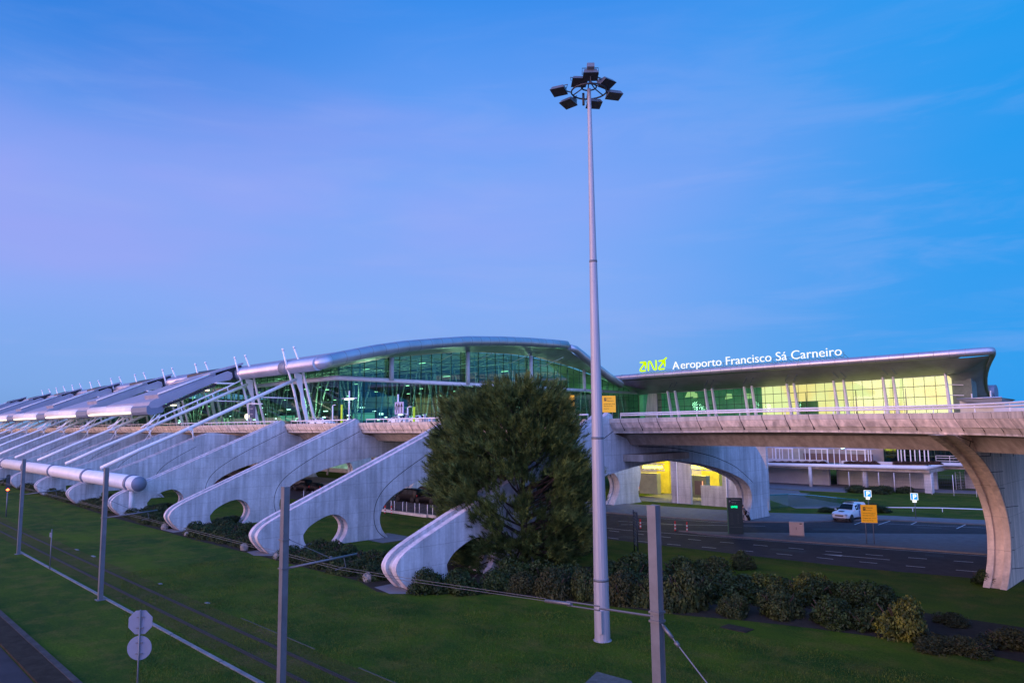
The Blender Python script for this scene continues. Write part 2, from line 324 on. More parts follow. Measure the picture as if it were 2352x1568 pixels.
sdir = Vector((SUN_AZ.x * math.cos(SUN_EL), SUN_AZ.y * math.cos(SUN_EL), math.sin(SUN_EL))); so.rotation_euler = sdir.to_track_quat('Z', 'Y').to_euler(); so.location = (0, 0, 60)
vs = sc.view_settings; vs.view_transform = 'Standard'; vs.look = 'None'; vs.gamma = 1; vs.exposure = 0; vs.use_curve_mapping = False
# ---------- ground ----------
def sheet(name, pts, z, m, thick=0., kind='structure'):
    b = MB()
    if thick: b.prism(pts, lambda u, v, t: (u, v, t), z - thick, z)
    else:
        tri = tessellate_polygon([[Vector((p[0], p[1], 0)) for p in pts]]); b.add([(p[0], p[1], z) for p in pts], tri)
    return tag(b.build(name, m), kind=kind)
sheet('lawn', [(-1500, -60), (300, -60), (300, 1500), (-1500, 1500)], 0, M['grass'])
sheet('road', [(-420, 54.2), (-60, 54.4), (-38.7, 56.3), (-29, 56.9), (-22, 57.5), (-14, 59.4), (12, 68), (60, 84), (60, 100), (-5, 94), (-21.5, 88.2), (-30.5, 85.6), (-34, 81.6), (-36.5, 78.0), (-42.3, 73.6), (-52.6, 71.6), (-60, 71.2), (-420, 71.0)], .004, M['asphalt'])
sheet('traffic_island', [(-42.5, 64.2), (-38.4, 64.0), (-30.7, 65.8), (-23.4, 67.9), (-16.8, 69.5), (10, 77), (60, 92), (60, 95), (-5, 86.5), (-19.6, 81.0), (-27, 75.2), (-32.8, 70.6), (-37, 67.2)], .13, M['paving'], .13)
sheet('pavement', [(-60, 71.3), (-52.6, 71.7), (-42.3, 73.7), (-36.4, 78.2), (-34, 81.8), (-30.5, 85.8), (-21.5, 88.5), (-5, 94.2), (40, 100), (40, 104), (-5, 98.5), (-21.5, 92.3), (-31.5, 89.4), (-37.2, 86.2), (-42.6, 83.4), (-47.4, 82.4), (-55.8, 81.2), (-62, 80.5), (-330, 80), (-330, 71.1)], .12, M['paving'], .12)
sheet('booth_forecourt', [(-66, 84.9), (-49.3, 86.7), (-49.3, 110), (-66, 110)], .012, M['paving'])
sheet('terrace_pavement', [(-66, 114), (-52, 113.6), (-46, 114.5), (-46, 119.6), (-30, 124), (-20, 124), (-20, 128), (-66, 128)], .10, M['paving'], .10)
sheet('stone_apron', [(-57, 105), (-42.6, 90.5), (-39.3, 93.0), (-38.4, 97.6), (-47, 103.5), (-52.5, 112.8), (-62, 114)], .03, M['paving'], .03)
sheet('service_road', [(-420, 8.1), (-36.5, 8.1), (-30, 7.6), (-12, 4), (-5, -20), (-420, -20)], .004, M['road2'])
sheet('side_pavement', [(-420, 8.15), (-36.5, 8.15), (-30, 7.65), (-12, 4.05), (-11.7, 4.6), (-29.6, 8.7), (-36.5, 9.2), (-420, 9.2)], .11, M['soil'], .11)
sheet('lawn_kerb', [(-420, 9.22), (-36.5, 9.22), (-29.6, 8.72), (-11.7, 4.62), (-11.5, 4.85), (-29.5, 9.0), (-36.5, 9.5), (-420, 9.5)], .14, M['oldkerb'], .14)
sheet('tram_bed', [(-420, 15.5), (-10, 15.5), (-10, 19.0), (-60, 19.0), (-420, 19.0)], .004, M['grass2'])
for (y) in (16.42, 17.86):
    b = MB()
    for dy, ww, zz in ((-.07, .05, .035), (.02, .07, .045)): b.b2((-420, y + dy, 0), (-8, y + dy + ww, zz))
    b.b2((-420, y - .12, 0), (-8, y + .13, .02)); tag(b.build('tram_rail', M['rail']), kind='structure')
b = MB()
xs = -80.2
while xs < -12:
    ln = rnd.choice((5.8, 6.4, 9.2, 11.8)); b.b2((xs, 14.93, 0), (min(xs + ln, -8) - .12, 15.13, .05 + .012 * rnd.random())); xs += ln
tag(b.build('cable_duct', M['duct']), kind='structure')
b = MB()
for (x, ln) in ((-42.5, 8.5), (-30, 8)): b.b2((x, 19.05, 0), (x + ln, 19.13, .03))
tag(b.build('bed_edging', M['edging']), kind='structure')
sheet('planting_bed', [(-330, 29.6), (-159, 30.3), (-103, 28.6), (-82.4, 28.7), (-74.7, 28.6), (-65.3, 28.9), (-55.8, 29.1), (-46.2, 29.3), (-43.9, 28.7), (-42.3, 28.3), (-39.6, 29.6), (-38.3, 31.3), (-35.8, 33.4), (-32.9, 34.4), (-29.8, 35.6), (-24.6, 36.9), (-21.5, 38.3), (-18, 39.4), (-14.5, 40.2), (-12.7, 40.9), (-8, 40.4), (2, 38), (6, 48), (-12, 47), (-22, 46.5), (-34, 47), (-38, 44), (-60, 34.5), (-330, 35)], .012, M['soil'])
def paving_patch(i, pts): sheet('paved_patch', pts, .02, M['paving'])
paving_patch(0, [(-43.6, 28.9), (-41.2, 28.5), (-39.6, 30), (-40, 34), (-43.8, 34)])
paving_patch(1, [(-64, 29.1), (-61.7, 28.7), (-60, 30), (-60, 36), (-64, 36)])
paving_patch(2, [(-64, 40), (-59, 40), (-59, 44), (-64, 44)])
paving_patch(3, [(-84.5, 28.9), (-81.5, 29), (-81.5, 33), (-84.5, 33)])
# worn stone edging behind the road fence and painted markings
def stripe(pts, wdt=.13, z=.009):
    b = MB()
    for (a, c) in zip(pts, pts[1:]):
        a, c = Vector((a[0], a[1], 0)), Vector((c[0], c[1], 0)); n = (c - a).normalized(); n = Vector((-n.y, n.x, 0)) * wdt / 2
        b.add([a + n + Vector((0, 0, z)), a - n + Vector((0, 0, z)), c - n + Vector((0, 0, z)), c + n + Vector((0, 0, z))], [(0, 1, 2, 3)])
    return b
def lerp2(path, x):
    for (a, c) in zip(path, path[1:]):
        if a[0] <= x <= c[0]:
            t = (x - a[0]) / (c[0] - a[0]); return a[1] + t * (c[1] - a[1])
    return path[-1][1]
L1 = [(-60, 56.0), (-42.7, 56.6), (-38.7, 57.2), (-35.7, 57.9), (-27.7, 59.4), (-23.1, 60.0), (-18, 61.1), (-10, 63.2), (5, 68)]
L2 = [(-60, 59.9), (-41.5, 60.4), (-38.2, 60.9), (-35.2, 61.5), (-27.1, 62.9), (-22.6, 63.9), (-17.5, 65.3), (-10, 67.4), (5, 72)]
mk = MB()
def addmk(b):
    mk.add(b.v, b.f)
for path, xs0, step, ln in ((L1, -58, 3.15, 1.25), (L2, -57.2, 3.0, 1.25)):
    x = xs0
    while x < 3: addmk(stripe([(x, lerp2(path, x)), (x + ln, lerp2(path, x + ln))])); x += step
edge = [(-58, 61.2), (-47.2, 61.55), (-43, 62.6), (-38.3, 63.6), (-30.7, 65.4), (-16.8, 69.1), (0, 74.0)]
addmk(stripe(edge, .12)); addmk(stripe([(x, y + .0) for x, y in [(-52.5, 71.0), (-42.2, 73.0)]], .10))
addmk(stripe([(-52, 66.5), (-44.5, 68.9)], .10)); addmk(stripe([(-50, 64.5), (-46, 68), (-38, 73.5)], .10))
for a, c in (((-31.6, 80.5), (-31.9, 84.3)), ((-29.7, 81.8), (-29.9, 85.9)), ((-27.3, 84.3), (-27.5, 86.8)), ((-23.0, 84.0), (-23.2, 87.9)), ((-18.4, 84.5), (-18.6, 88.5))): addmk(stripe([a, c], .11))
addmk(stripe([(-32.3, 82.2), (-26, 84.6), (-20.7, 86.6)], .08))
# lane arrow
a0, a1 = Vector((-26.8, 61.3, .0)), Vector((-21.9, 62.3, 0)); dd = (a1 - a0).normalized(); nn = Vector((-dd.y, dd.x, 0)); zz = Vector((0, 0, .013))
mk.add([a0 + zz, a0 + dd * 1.5 + nn * .28 + zz, a0 + dd * 1.5 - nn * .28 + zz], [(0, 2, 1)]); mk.add([a0 + dd * 1.5 + nn * .07 + zz, a0 + dd * 1.5 - nn * .07 + zz, a1 - nn * .07 + zz, a1 + nn * .07 + zz], [(0, 1, 2, 3)])
tag(mk.build('road_markings', M['line']), kind='structure')
# repaired patches and covers in the asphalt
for pts in ([(-45, 57.2), (-41.5, 57.6), (-41.6, 59.0), (-45.1, 58.6)], [(-31, 60.2), (-28.2, 60.9), (-28.4, 62.1), (-31.2, 61.4)], [(-20.5, 66.0), (-19.2, 66.3), (-19.4, 67.1), (-20.7, 66.8)], [(-33, 74), (-29.5, 76.5), (-30.2, 77.5), (-33.8, 75.1)], [(-26, 82), (-24, 83), (-24.4, 84), (-26.4, 83)]): sheet('road_patch', pts, .007, M['patch'])
# small concrete slab and cover in the lawn
b = MB(); p = [gz('B3', x, y) for x, y in ((1110, 1497), (1370, 1568), (1420, 1700), (960, 1640))]
b.prism([(q.x, q.y) for q in p], lambda u, v, t: (u, v, t), 0, .10); tag(b.build('inspection_slab', M['slab']), 'grey concrete slab in the lawn at the bottom edge, left of nearest tram pole', 'slab')
b = MB(); b.b2((-21.6, 36.2, 0), (-20.1, 37.1, .03)); tag(b.build('manhole_cover', M['soil']), 'rectangular cover set in the lawn in front of the shrub bed', 'manhole cover')
for k, (wx, x, y) in enumerate((('B1', 580, 562), ('B1', 705, 612), ('B1', 1210, 820), ('B1', 1565, 965))):
    p = gz(wx, x, y); b = MB(); b.box((p.x, p.y, .02), (.8 if k < 2 else .4, .2, .04)); tag(b.build('track_cover', M['duct']), ORD[k] + ' small pale cover from the left in the grass beside the tram rails', 'track cover', 'covers beside the tram rails')
# ---------- the row of concrete buttresses ----------
OUT = [(30.1, 0), (29.75, .28), (29.15, .95), (28.93, 1.40), (28.95, 1.75), (29.35, 2.28), (30.3, 2.83), (38.75, 6.30), (45.5, 9.10)]
def prof(kind):
    if kind == 'wide': return [(a + (2.7 if a > 68 else 0) + (.6 if a > 79 else 0), b) for a, b in prof(0)]
    o = list(OUT)
    if kind in (0, 2): o += [(51.35, 11.55), (51.7, 11.83), (52.1, 11.72), (52.35, 11.3), (52.75, 9.95)]
    else: o = [(a, b - .45 if a > 31 else b) for a, b in o] + [(49.1, 10.05), (50.5, 9.98)]
    o += [(54.6, 9.4), (66, 9.0), (73, 8.98), (77.3, 8.75), (79.4, 7.1), (80.7, 5.3), (81.1, 3.7), (80.6, 2.4), (80.25, 1.4), (80.5, .5), (81.0, 0),
      (75.3, 0), (75.9, .7), (76.6, 1.6), (76.85, 2.6), (76.4, 3.7), (75.2, 4.5), (73, 5.25), (70.4, 5.95), (67, 6.6), (63.5, 7.05), (60, 7.25), (56, 7.0), (52.5, 6.55), (49.5, 6.05), (46.7, 5.45), (44.6, 4.75), (43.1, 4.1), (42.0, 3.3), (41.45, 2.4), (41.4, 1.5), (41.75, .7), (42.4, 0),
      (37.0, 0), (37.45, .45), (37.8, 1.0), (37.85, 1.7), (37.35, 2.4), (36.5, 2.8), (35.6, 2.72), (34.6, 2.35), (33.7, 1.85), (33.25, 1.25), (33.3, .7), (33.75, 0)]
    return o
def smooth(poly, closed=True, it=2, lim=42):
    for _ in range(it):
        n = len(poly); out = []
        for i in range(n):
            b = poly[i]
            if not closed and i in (0, n - 1): out.append(b); continue
            a, c = poly[i - 1], poly[(i + 1) % n]
            v1 = Vector((b[0] - a[0], b[1] - a[1])); v2 = Vector((c[0] - b[0], c[1] - b[1]))
            ang = abs(math.degrees(v1.angle(v2))) if v1.length and v2.length else 0
            if b[1] <= .001 or ang > lim or ang < 2: out.append(b); continue
            q = min(.25, .8 / v1.length); r = min(.25, .8 / v2.length)
            out += [(b[0] - v1.x * q, b[1] - v1.y * q), (b[0] + v2.x * r, b[1] + v2.y * r)]
        poly = out
    return poly
def inset(poly, d):
    n = len(poly); area = sum(poly[i][0] * poly[(i + 1) % n][1] - poly[(i + 1) % n][0] * poly[i][1] for i in range(n)); s = 1 if area > 0 else -1
    out = []
    for i in range(n):
        a, b, c = poly[i - 1], poly[i], poly[(i + 1) % n]
        e1 = Vector((b[0] - a[0], b[1] - a[1])).normalized(); e2 = Vector((c[0] - b[0], c[1] - b[1])).normalized()
        m = (Vector((-e1.y, e1.x)) + Vector((-e2.y, e2.x))).normalized() * s
        q = (b[0] + m.x * d, b[1] + m.y * d)
        if b[1] <= 0.001: q = (q[0], 0)
        out.append(q)
    return out
BX = [-41.1, -61.6, -82.6, -103.1] + [-123.5 - 20.5 * i for i in range(9)]
JL = [(42.05, 0), (41.2, .6), (40.75, 1.5), (40.7, 2.7), (41.1, 3.9), (42.2, 5.1), (44.2, 6.35), (47.1, 7.85), (52.3, 10.2)]
JR = [(56, 8.75), (61.4, 8.46), (64.4, 8.1), (69.2, 7.3), (73.3, 6.15), (75.7, 4.95), (77.1, 4.15)]
protos = {}
for i, x in enumerate(BX):
    kind = (0, 'wide', 2, 2)[i] if i < 4 else 1
    lab = 'nearest sloping concrete buttress, its foot beside a boulder and the pine' if i == 0 else ORD[i] + ' sloping concrete buttress from the right, ' + ('rising to the road parapet' if i < 4 else 'ending below the road parapet')
    if kind not in protos:
        t = thing('concrete_buttress', (x, 0, 0), lab, 'buttress', 'sloping concrete buttresses along the elevated road'); P = smooth(prof(kind))
        for a, nm in ((0, 'ridge'), (-1.2, 'ridge')):
            b = MB(); b.prism(P, lambda u, v, q: (q, u, v), a - .5, a); b.build(nm, M['conc'], t, .03)
        b = MB(); b.prism(inset(P, .24), lambda u, v, q: (q, u, v), -1.2, -.5); b.build('web', M['conc'], t)
        # top edges of the two ridges, pink dusk light painted in as paler concrete
        for a in (-.25, -1.45):
            b = MB(); n0 = next(q for q, w_ in enumerate(P) if w_[0] > (52.3 if i < 4 else 49.0)); top = P[:n0]
            rows = []
            for (u, v), (u2, v2) in zip(top, inset(P, -.03)[:n0]): rows.append([(a + .252, u2, v2), (a - .252, u2, v2)])
            b.grid(rows, False); b.build('ridge_top', M['ridge'], t)
            b = MB(); seg = [q for q in range(len(P)) if 37.0 <= P[q][0] <= 37.9 and P[q][1] < 2.6]; io = inset(P, -.03)
            b.grid([[(a + .252, io[q][0], io[q][1]), (a - .252, io[q][0], io[q][1])] for q in seg], False)
            b.build('opening_edge', M['ridge'], t)
        for path in (smooth(JL, False), smooth(JR, False)) if i < 4 else (smooth(JL[:-1], False),):
            b = MB()
            for k in range(len(path) - 1):
                A, B = Vector(path[k]), Vector(path[k + 1]); n = (B - A).normalized(); n = Vector((-n.y, n.x)) * .035
                b.add([(.004, A.x + n.x, A.y + n.y), (.004, A.x - n.x, A.y - n.y), (.004, B.x - n.x, B.y - n.y), (.004, B.x + n.x, B.y + n.y)], [(0, 1, 2, 3)])
            b.build('groove', M['joint'], t)
        protos[kind] = t
    else:
        t = copy_tree(protos[kind], None, label=lab); t.location = (x, 0, 0)
# ---------- curved pylon on the right ----------
px_ = [(47.5, 10.04), (50.2, 9.38), (52.6, 8.6), (54.5, 7.75), (56.1, 6.7), (57.5, 5.33), (58.2, 4.1), (58.35, 3.0), (58.0, 1.7), (57.2, .7), (56.3, 0), (84, 0), (84, 9.4), (70, 10.0)]
px_ = smooth(px_)
t = thing('curved_pylon', (-12.8, 0, 0), 'broad beige concrete pylon with a curved double-ridged edge under the road at the right edge', 'pylon')
for a in (0, -.95):
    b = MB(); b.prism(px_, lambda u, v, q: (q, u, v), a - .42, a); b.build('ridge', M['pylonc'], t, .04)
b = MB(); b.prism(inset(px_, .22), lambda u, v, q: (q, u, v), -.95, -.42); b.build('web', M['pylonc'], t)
b = MB()
for k in range(next(q for q, w_ in enumerate(px_) if w_[1] < .6)): b.add([(.004, px_[k][0] + .25, px_[k][1] - .05), (.004, px_[k][0] + .30, px_[k][1] - .05), (.004, px_[k + 1][0] + .30, px_[k + 1][1] - .05), (.004, px_[k + 1][0] + .25, px_[k + 1][1] - .05)], [(0, 1, 2, 3)])
def on_face(k, x, y): q = gx(k, x, y, -12.8); return Vector((.02, q.y, q.z))
for path in ([(1100, 560), (1420, 690), (1440, 640)], [(1330, 560), (1440, 640), (1610, 765), (1780, 785)], [(1435, 880), (1605, 875), (1615, 770)], [(1300, 640), (1280, 725)], [(1770, 785), (1775, 885)], [(1965, 790), (1968, 880)], [(1610, 1128), (1805, 1115)], [(1745, 1385), (1830, 1376)]):
    b.tube([on_face('E7', *p) for p in path], .022, 5)
for (x0, y0, x1, y1) in ((1385, 383, 1468, 374), (1410, 488, 1420, 487), (1425, 587, 1437, 587), (1430, 670, 1443, 672), (1428, 797, 1503, 790)):
    b.tube([on_face('B5', x0, y0), on_face('B5', x1, y1)], .022, 5)
b.build('drain_line', M['joint'], t)
# ---------- elevated road ----------
EP = [(-345, 52.3), (-103, 52.2), (-60, 51.9), (-41, 51.75), (-33, 52.2), (-26, 52.3), (-20, 51.6), (-16.5, 50.6), (-14.2, 49.3), (-12.2, 47.6), (-10.3, 45.4), (-8.6, 42.8), (-7.0, 39.6), (-5.6, 36), (-4.0, 29), (-1.2, 20), (4, 11.5), (13, 4.5), (26, 0), (60, -4)]
def resample(path, step):
    P = [Vector((p[0], p[1], 0)) for p in path]
    def cr(t):
        i = min(int(t), len(P) - 2); f = t - i; p0 = P[max(i - 1, 0)]; p1 = P[i]; p2 = P[i + 1]; p3 = P[min(i + 2, len(P) - 1)]
        if i < 4: return p1.lerp(p2, f)
        return .5 * ((2 * p1) + (p2 - p0) * f + (2 * p0 - 5 * p1 + 4 * p2 - p3) * f * f + (3 * p1 - p0 - 3 * p2 + p3) * f ** 3)
    raw = [cr(k / 200) for k in range((len(P) - 1) * 200 + 1)]; out = [raw[0]]; acc = 0
    for a, b in zip(raw, raw[1:]):
        acc += (b - a).length
        if acc >= step: out.append(b); acc -= step
    return out
PS = 1.86
EDGE = resample(EP, PS)
def nrm(i):
    a = EDGE[max(i - 1, 0)]; b = EDGE[min(i + 1, len(EDGE) - 1)]; t = (b - a).normalized(); return Vector((-t.y, t.x, 0)), t
deck = thing('elevated_road', (0, 0, 0), 'long beige elevated road with ribbed precast parapet panels running across the picture', 'elevated road')
def dz(p): return .10 * math.exp(-((p.x + 26) / 9) ** 2)
# parapet panels: plain band, ribbed band, lower band, lip
secs = [(.0, 11.30), (.02, 10.98), (.02, 10.95), (.07, 10.93)]
for k in range(8): secs += [(.09 + .035 * k, 10.90 - .058 * k), (.065 + .035 * k, 10.875 - .058 * k)]
secs += [(.40, 10.42), (.58, 10.13), (.56, 10.11), (.60, 10.03), (.95, 10.02)]
pan = MB(); gap = MB(); BD = {'plain_band': (0, 3), 'ribbed_band': (3, len(secs) - 5), 'lower_band': (len(secs) - 5, len(secs) - 3), 'bottom_lip': (len(secs) - 4, len(secs))}; bands = {k: MB() for k in BD}
for i in range(len(EDGE) - 1):
    a, b_ = EDGE[i], EDGE[i + 1]; na, _ = nrm(i); nb, _ = nrm(i + 1); d = b_ - a; rows = []
    for q, (off, z) in enumerate(secs):
        sh = (11.30 - z) * .16  # joints lean as in the photograph
        f = .028; bot = max(0, (10.5 - z)) * .55
        pa = a + d * (f + sh * .5) + na * off; pb = b_ - d * (.004 + bot * .35 - sh * .5) + nb * off
        rows.append([Vector((pa.x, pa.y, z + dz(a))), Vector((pb.x, pb.y, z + dz(b_)))])
    for k_, (s0, s1) in BD.items(): bands[k_].grid(rows[s0:s1 + 1], False)
    gap.grid([[Vector((a.x, a.y, 11.28 + dz(a))) + na * .10, Vector((b_.x, b_.y, 11.28 + dz(b_))) + nb * .10], [Vector((a.x, a.y, 10.9 + dz(a))) + na * .16, Vector((b_.x, b_.y, 10.9 + dz(b_))) + nb * .16], [Vector((a.x, a.y, 10.04 + dz(a))) + na * .75, Vector((b_.x, b_.y, 10.04 + dz(b_))) + nb * .75]], False)
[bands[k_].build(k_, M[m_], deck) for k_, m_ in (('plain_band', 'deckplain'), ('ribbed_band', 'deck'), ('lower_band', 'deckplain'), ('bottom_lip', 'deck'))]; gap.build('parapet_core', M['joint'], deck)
g = MB(); rows = []
for i in range(0, len(EDGE)):
    n, _ = nrm(i); e = EDGE[i]; z0 = dz(e)
    if e.x < -104: DW = 17.5
    else: DW = 17.5
    rows.append([Vector((e.x, e.y, z)) + n * o for o, z in ((0.0, 11.30 + z0), (.28, 11.32 + z0), (.30, 10.85), (DW, 10.85), (DW, 10.0), (.6, 10.02 + z0), (.62, 10.3))])
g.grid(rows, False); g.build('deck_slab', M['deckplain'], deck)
g = MB(); rows = []
for i in range(0, len(EDGE)):
    n, _ = nrm(i); e = EDGE[i]
    rows.append([Vector((e.x, e.y, z)) + n * o for o, z in ((1.2, 10.06), (2.2, 9.85), (3.0, 8.93), (12.5, 8.93), (13.5, 10.06))])
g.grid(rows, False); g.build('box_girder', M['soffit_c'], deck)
# white double handrail with posts
def rail_obj(i0, i1, z1, name='handrail'):
    b = MB()
    for z, r in ((z1, .065), (z1 - .16, .075)):
        pts = [EDGE[i] + nrm(i)[0] * .14 + Vector((0, 0, z + dz(EDGE[i]))) for i in range(i0, i1)]
        b.tube(pts, r, 6)
    for i in range(i0, i1, 2):
        p = EDGE[i] + nrm(i)[0] * .14
        b.tube([p + Vector((0, 0, 11.3)), p + Vector((0, 0, z1))], .03, 5)
    return b.build(name, M['white'], deck)
near = next(i for i, e in enumerate(EDGE) if e.x > -40.9)
rail_obj(near, len(EDGE) - 1, 11.74)
for k in range(5):
    xr = BX[k] - 1.9; xl = BX[k + 1] + .3 if k < 4 else -340
    i0 = next(i for i, e in enumerate(EDGE) if e.x > xl); i1 = max(i for i, e in enumerate(EDGE) if e.x < xr)
    if k == 3: xl = -340; i0 = 0
    if k == 4: break
    b = MB(); pts = [EDGE[i] + nrm(i)[0] * .14 + Vector((0, 0, 11.72)) for i in range(i0, i1 + 1)]; b.tube(pts, .085, 6)
    for i in range(i0, i1 + 1): b.tube([EDGE[i] + nrm(i)[0] * .14 + Vector((0, 0, 11.3)), EDGE[i] + nrm(i)[0] * .14 + Vector((0, 0, 11.7))], .035, 5)
    b.build('handrail', M['white'], deck)
# bearing block over the first buttress, half under the road
b = MB(); b.b2((-41.05, 53.6, 7.5), (-38.9, 61, 8.1))
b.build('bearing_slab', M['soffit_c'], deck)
# ---------- A-frames with struts ----------
FX = [-123.5 - 20.5 * i for i in range(10)]
def make_frame():
    t = thing('support_frame', (0, 0, 0), '', 'support frame', 'white leaning support frames on the elevated road')
    P = lambda *q: [(0, a, b) for a, b in q]
    MB().tube([(-.9, 66.3, 10.9), (-.45, 64.5, 17.2), (-.2, 63.4, 20.2), (0, 62.6, 22.2), (0, 61.9, 24.6)], [.26, .24, .22, .20, .16], 8).tube([(0, 61.9, 24.6), (0, 61.85, 25.0)], [.24, .2], 8).build('leg', M['white'], t)
    MB().tube([(.9, 68.3, 10.9), (.5, 66.6, 17.5), (.1, 66.0, 20.5), (0, 65.2, 22.6), (0, 64.1, 25.1)], [.28, .26, .22, .20, .16], 8).tube([(0, 64.1, 25.1), (0, 64.0, 25.5)], [.24, .2], 8).build('leg', M['white'], t)
    b = MB(); pr = [(66.9, 10.9), (67.5, 10.9), (66.95, 13.2), (66.35, 15.5), (65.9, 18), (65.7, 20.4), (64.1, 20.8), (64.6, 19), (65.5, 17), (65.75, 15), (66.5, 12.6)]
    b.prism(pr, lambda u, v, q: (q, u, v), -.12, .12); b.build('centre_plate', M['white'], t)
    MB().tube([(0, 64.6, 19.5), (0, 55.35, 15.25), (0, 43.6, 9.8), (0, 38.8, 7.75), (0, 33.0, 5.0)], .30, 12).build('strut', M['tubewhite'], t)
    b = MB(); b.tube([(0, 46.3, 10.9), (0, 46.6, 8.75)], .12, 6).tube([(-.3, 45.9, 10.7), (-.6, 47.3, 8.9)], .07, 6).box((0, 45.9, 10.8), (.7, .5, .6)); b.build('prop', M['white'], t)
    b = MB(); b.tube([(0, 58.2, 16.1), (0, 64.6, 16.0)], .10, 6).tube([(0, 58.2, 16.0), (0, 57.4, 16.5)], .12, 6); b.build('tie_rod', M['white'], t)
    return t
f0 = make_frame(); f0['label'] = 'white leaning steel frame with a long sloping strut, rightmost and nearest to the glass gable'; f0.location.x = FX[0]
f1 = copy_tree(f0); f1.location.x = FX[1]; f1['label'] = 'white leaning steel frame second from the right, behind the dark blue direction sign'
def upper_chord(par):
    b = MB(); b.tube([(0, 63.6, 20.4), (0, 60.5, 18.8), (0, 47.5, 12.7), (0, 44.8, 11.0)], .15, 8)
    for y in (60.5, 57.6, 54.7, 51.8, 48.9):
        zc = 18.8 + (y - 60.5) * .469; zl = 15.25 + (y - 55.35) * .463
        b.tube([(0, y, zc), (0, y + .35, zl)], .13, 6)
    b.build('upper_chord', M['white'], par)
    b = MB()
    for dx in (-1.3, 1.3): b.tube([(0, 45.5, 10.9), (dx, 47.6, 13.4)], .11, 6)
    b.tube([(1.6, 47.8, 13.3), (.2, 45.3, 8.4)], .06, 5); b.build('v_brace', M['white'], par)
upper_chord(f1)
for i, x in enumerate(FX[2:]):
    f = copy_tree(f1); f.location.x = x; f['label'] = 'white leaning steel frame with truss strut, ' + ORD[i + 2] + ' from the right, under the stepped canopies'
# ---------- stepped canopies ----------
SL = .42
def make_canopy():
    t = thing('roof_canopy', (0, 0, 0), '', 'roof canopy', 'stepped sloping roof canopies along the road')
    LN = 27.
    top = [(46.3, 15.1), (46.6, 15.75), (47.3, 16.15), (61.0, 21.9), (61.9, 21.6), (62.1, 20.7), (61.6, 20.1), (58.6, 19.6), (49.0, 15.2), (48.0, 14.7), (46.8, 14.6)]
    b = MB(); b.prism(top, lambda u, v, q: (q, u, v + (.25 if q > -1 else -.75) * (u - 46) / 16), -LN, 0); b.build('slab', M['roofgrey'], t)
    # raised upper roof over the back of the slab, shade of the gap below it painted by a dark block
    b = MB(); b.add([(0, 57.5, 21.55), (0, 64.2, 24.0), (-24, 64.2, 22.95), (-24, 58.0, 20.6), (0, 57.5, 21.25), (0, 64.2, 23.6), (-24, 64.2, 22.6), (-24, 58.0, 20.3)], [(0, 1, 2, 3), (4, 5, 6, 7), (0, 1, 5, 4), (1, 2, 6, 5), (2, 3, 7, 6), (3, 0, 4, 7)]); b.build('upper_roof', M['roofgrey'], t)
    b = MB(); b.prism([(61.6, 20.6), (63.2, 20.4), (64.3, 21.2), (64.2, 23.5), (61.5, 22.6)], lambda u, v, q: (q, u, v), -23, -.8); b.build('gap_shade_block', M['darksteel'], t)
    b = MB(); b.b2((-1, 58.4, 19.45), (1.2, 61.9, 19.75)); b.build('back_lip', M['white'], t)
    b = MB(); up = [(48.0, 16.45), (58.6, 20.95), (58.5, 21.25), (47.9, 16.72)]
    b.prism([(48.2, 16.5), (58.9, 21.0), (58.7, 21.75), (48.0, 17.2)], lambda u, v, q: (q, u, v), -8, -.4); b.build('raised_strip', M['roofgrey'], t)
    MB().tube([(-.3, 48.0, 17.25), (-.3, 58.8, 21.8)], .16, 6).build('edge_tube', M['white'], t)
    b = MB()
    for k in range(26):
        y = 49.0 + k * .38; z = 15.15 + (y - 49.0) * .458; b.box((.2, y, z - .22), (1.1, .23, .46))
    b.build('corrugated_edge', M['darksteel'], t)
    b = MB(); nose = [(47.0 + 1.05 * math.cos(a) , 14.45 + 1.12 * math.sin(a)) for a in [R(q) for q in range(-90, 271, 20)]]
    b.prism([(46.05, 13.9), (46.3, 13.45), (47.0, 13.3), (49.0, 13.9), (49.3, 14.9), (48.2, 15.3), (46.5, 15.3), (46.0, 14.8)], lambda u, v, q: (q, u, v), -9, -.05); b.build('end_cap', M['greycap'], t)
    b = MB(); b.tube([(-9, 47.2, 14.55), (-40.2, 47.2, 14.55)], 1.15, 20); b.build('front_tube', M['tubewhite'], t)
    b = MB(); b.b2((-9.3, 45.92, 13.75), (-38, 46.12, 14.0)); b.build('light_strip', M['striplight'], t)
    b = MB(); b.b2((-.7, 50.5, 15.1), (-.9, 51.6, 15.35)); b.b2((-.7, 56.9, 18.1), (-.9, 57.8, 18.35)); b.build('edge_lamp', M['striplight'], t)
    b = MB(); b.box((-16, 53.5, 16.4), (.5, 7, .10), Matrix.Rotation(R(24.6), 3, 'X')); b.build('soffit_lamp', M['striplight'], t)
    b = MB(); b.grid([[(-3, 61.4, 21.2), (-3, 64.3, 22.9)], [(-33, 61.4, 21.2), (-33, 64.3, 22.9)]], False); b.grid([[(-3, 61.4, 20.3), (-3, 64.3, 21.0)], [(-33, 61.4, 20.3), (-33, 64.3, 21.0)]], False)
    b.build('roof_link', M['aludark'], t)
    return t
c0 = make_canopy()
for k in range(6):
    c = c0 if k == 0 else copy_tree(c0)
    c.location.x = -145.2 - 40.0 * k; c['label'] = ORD[k] + ' stepped roof canopy from the right, with a lit strip under its rounded front edge'
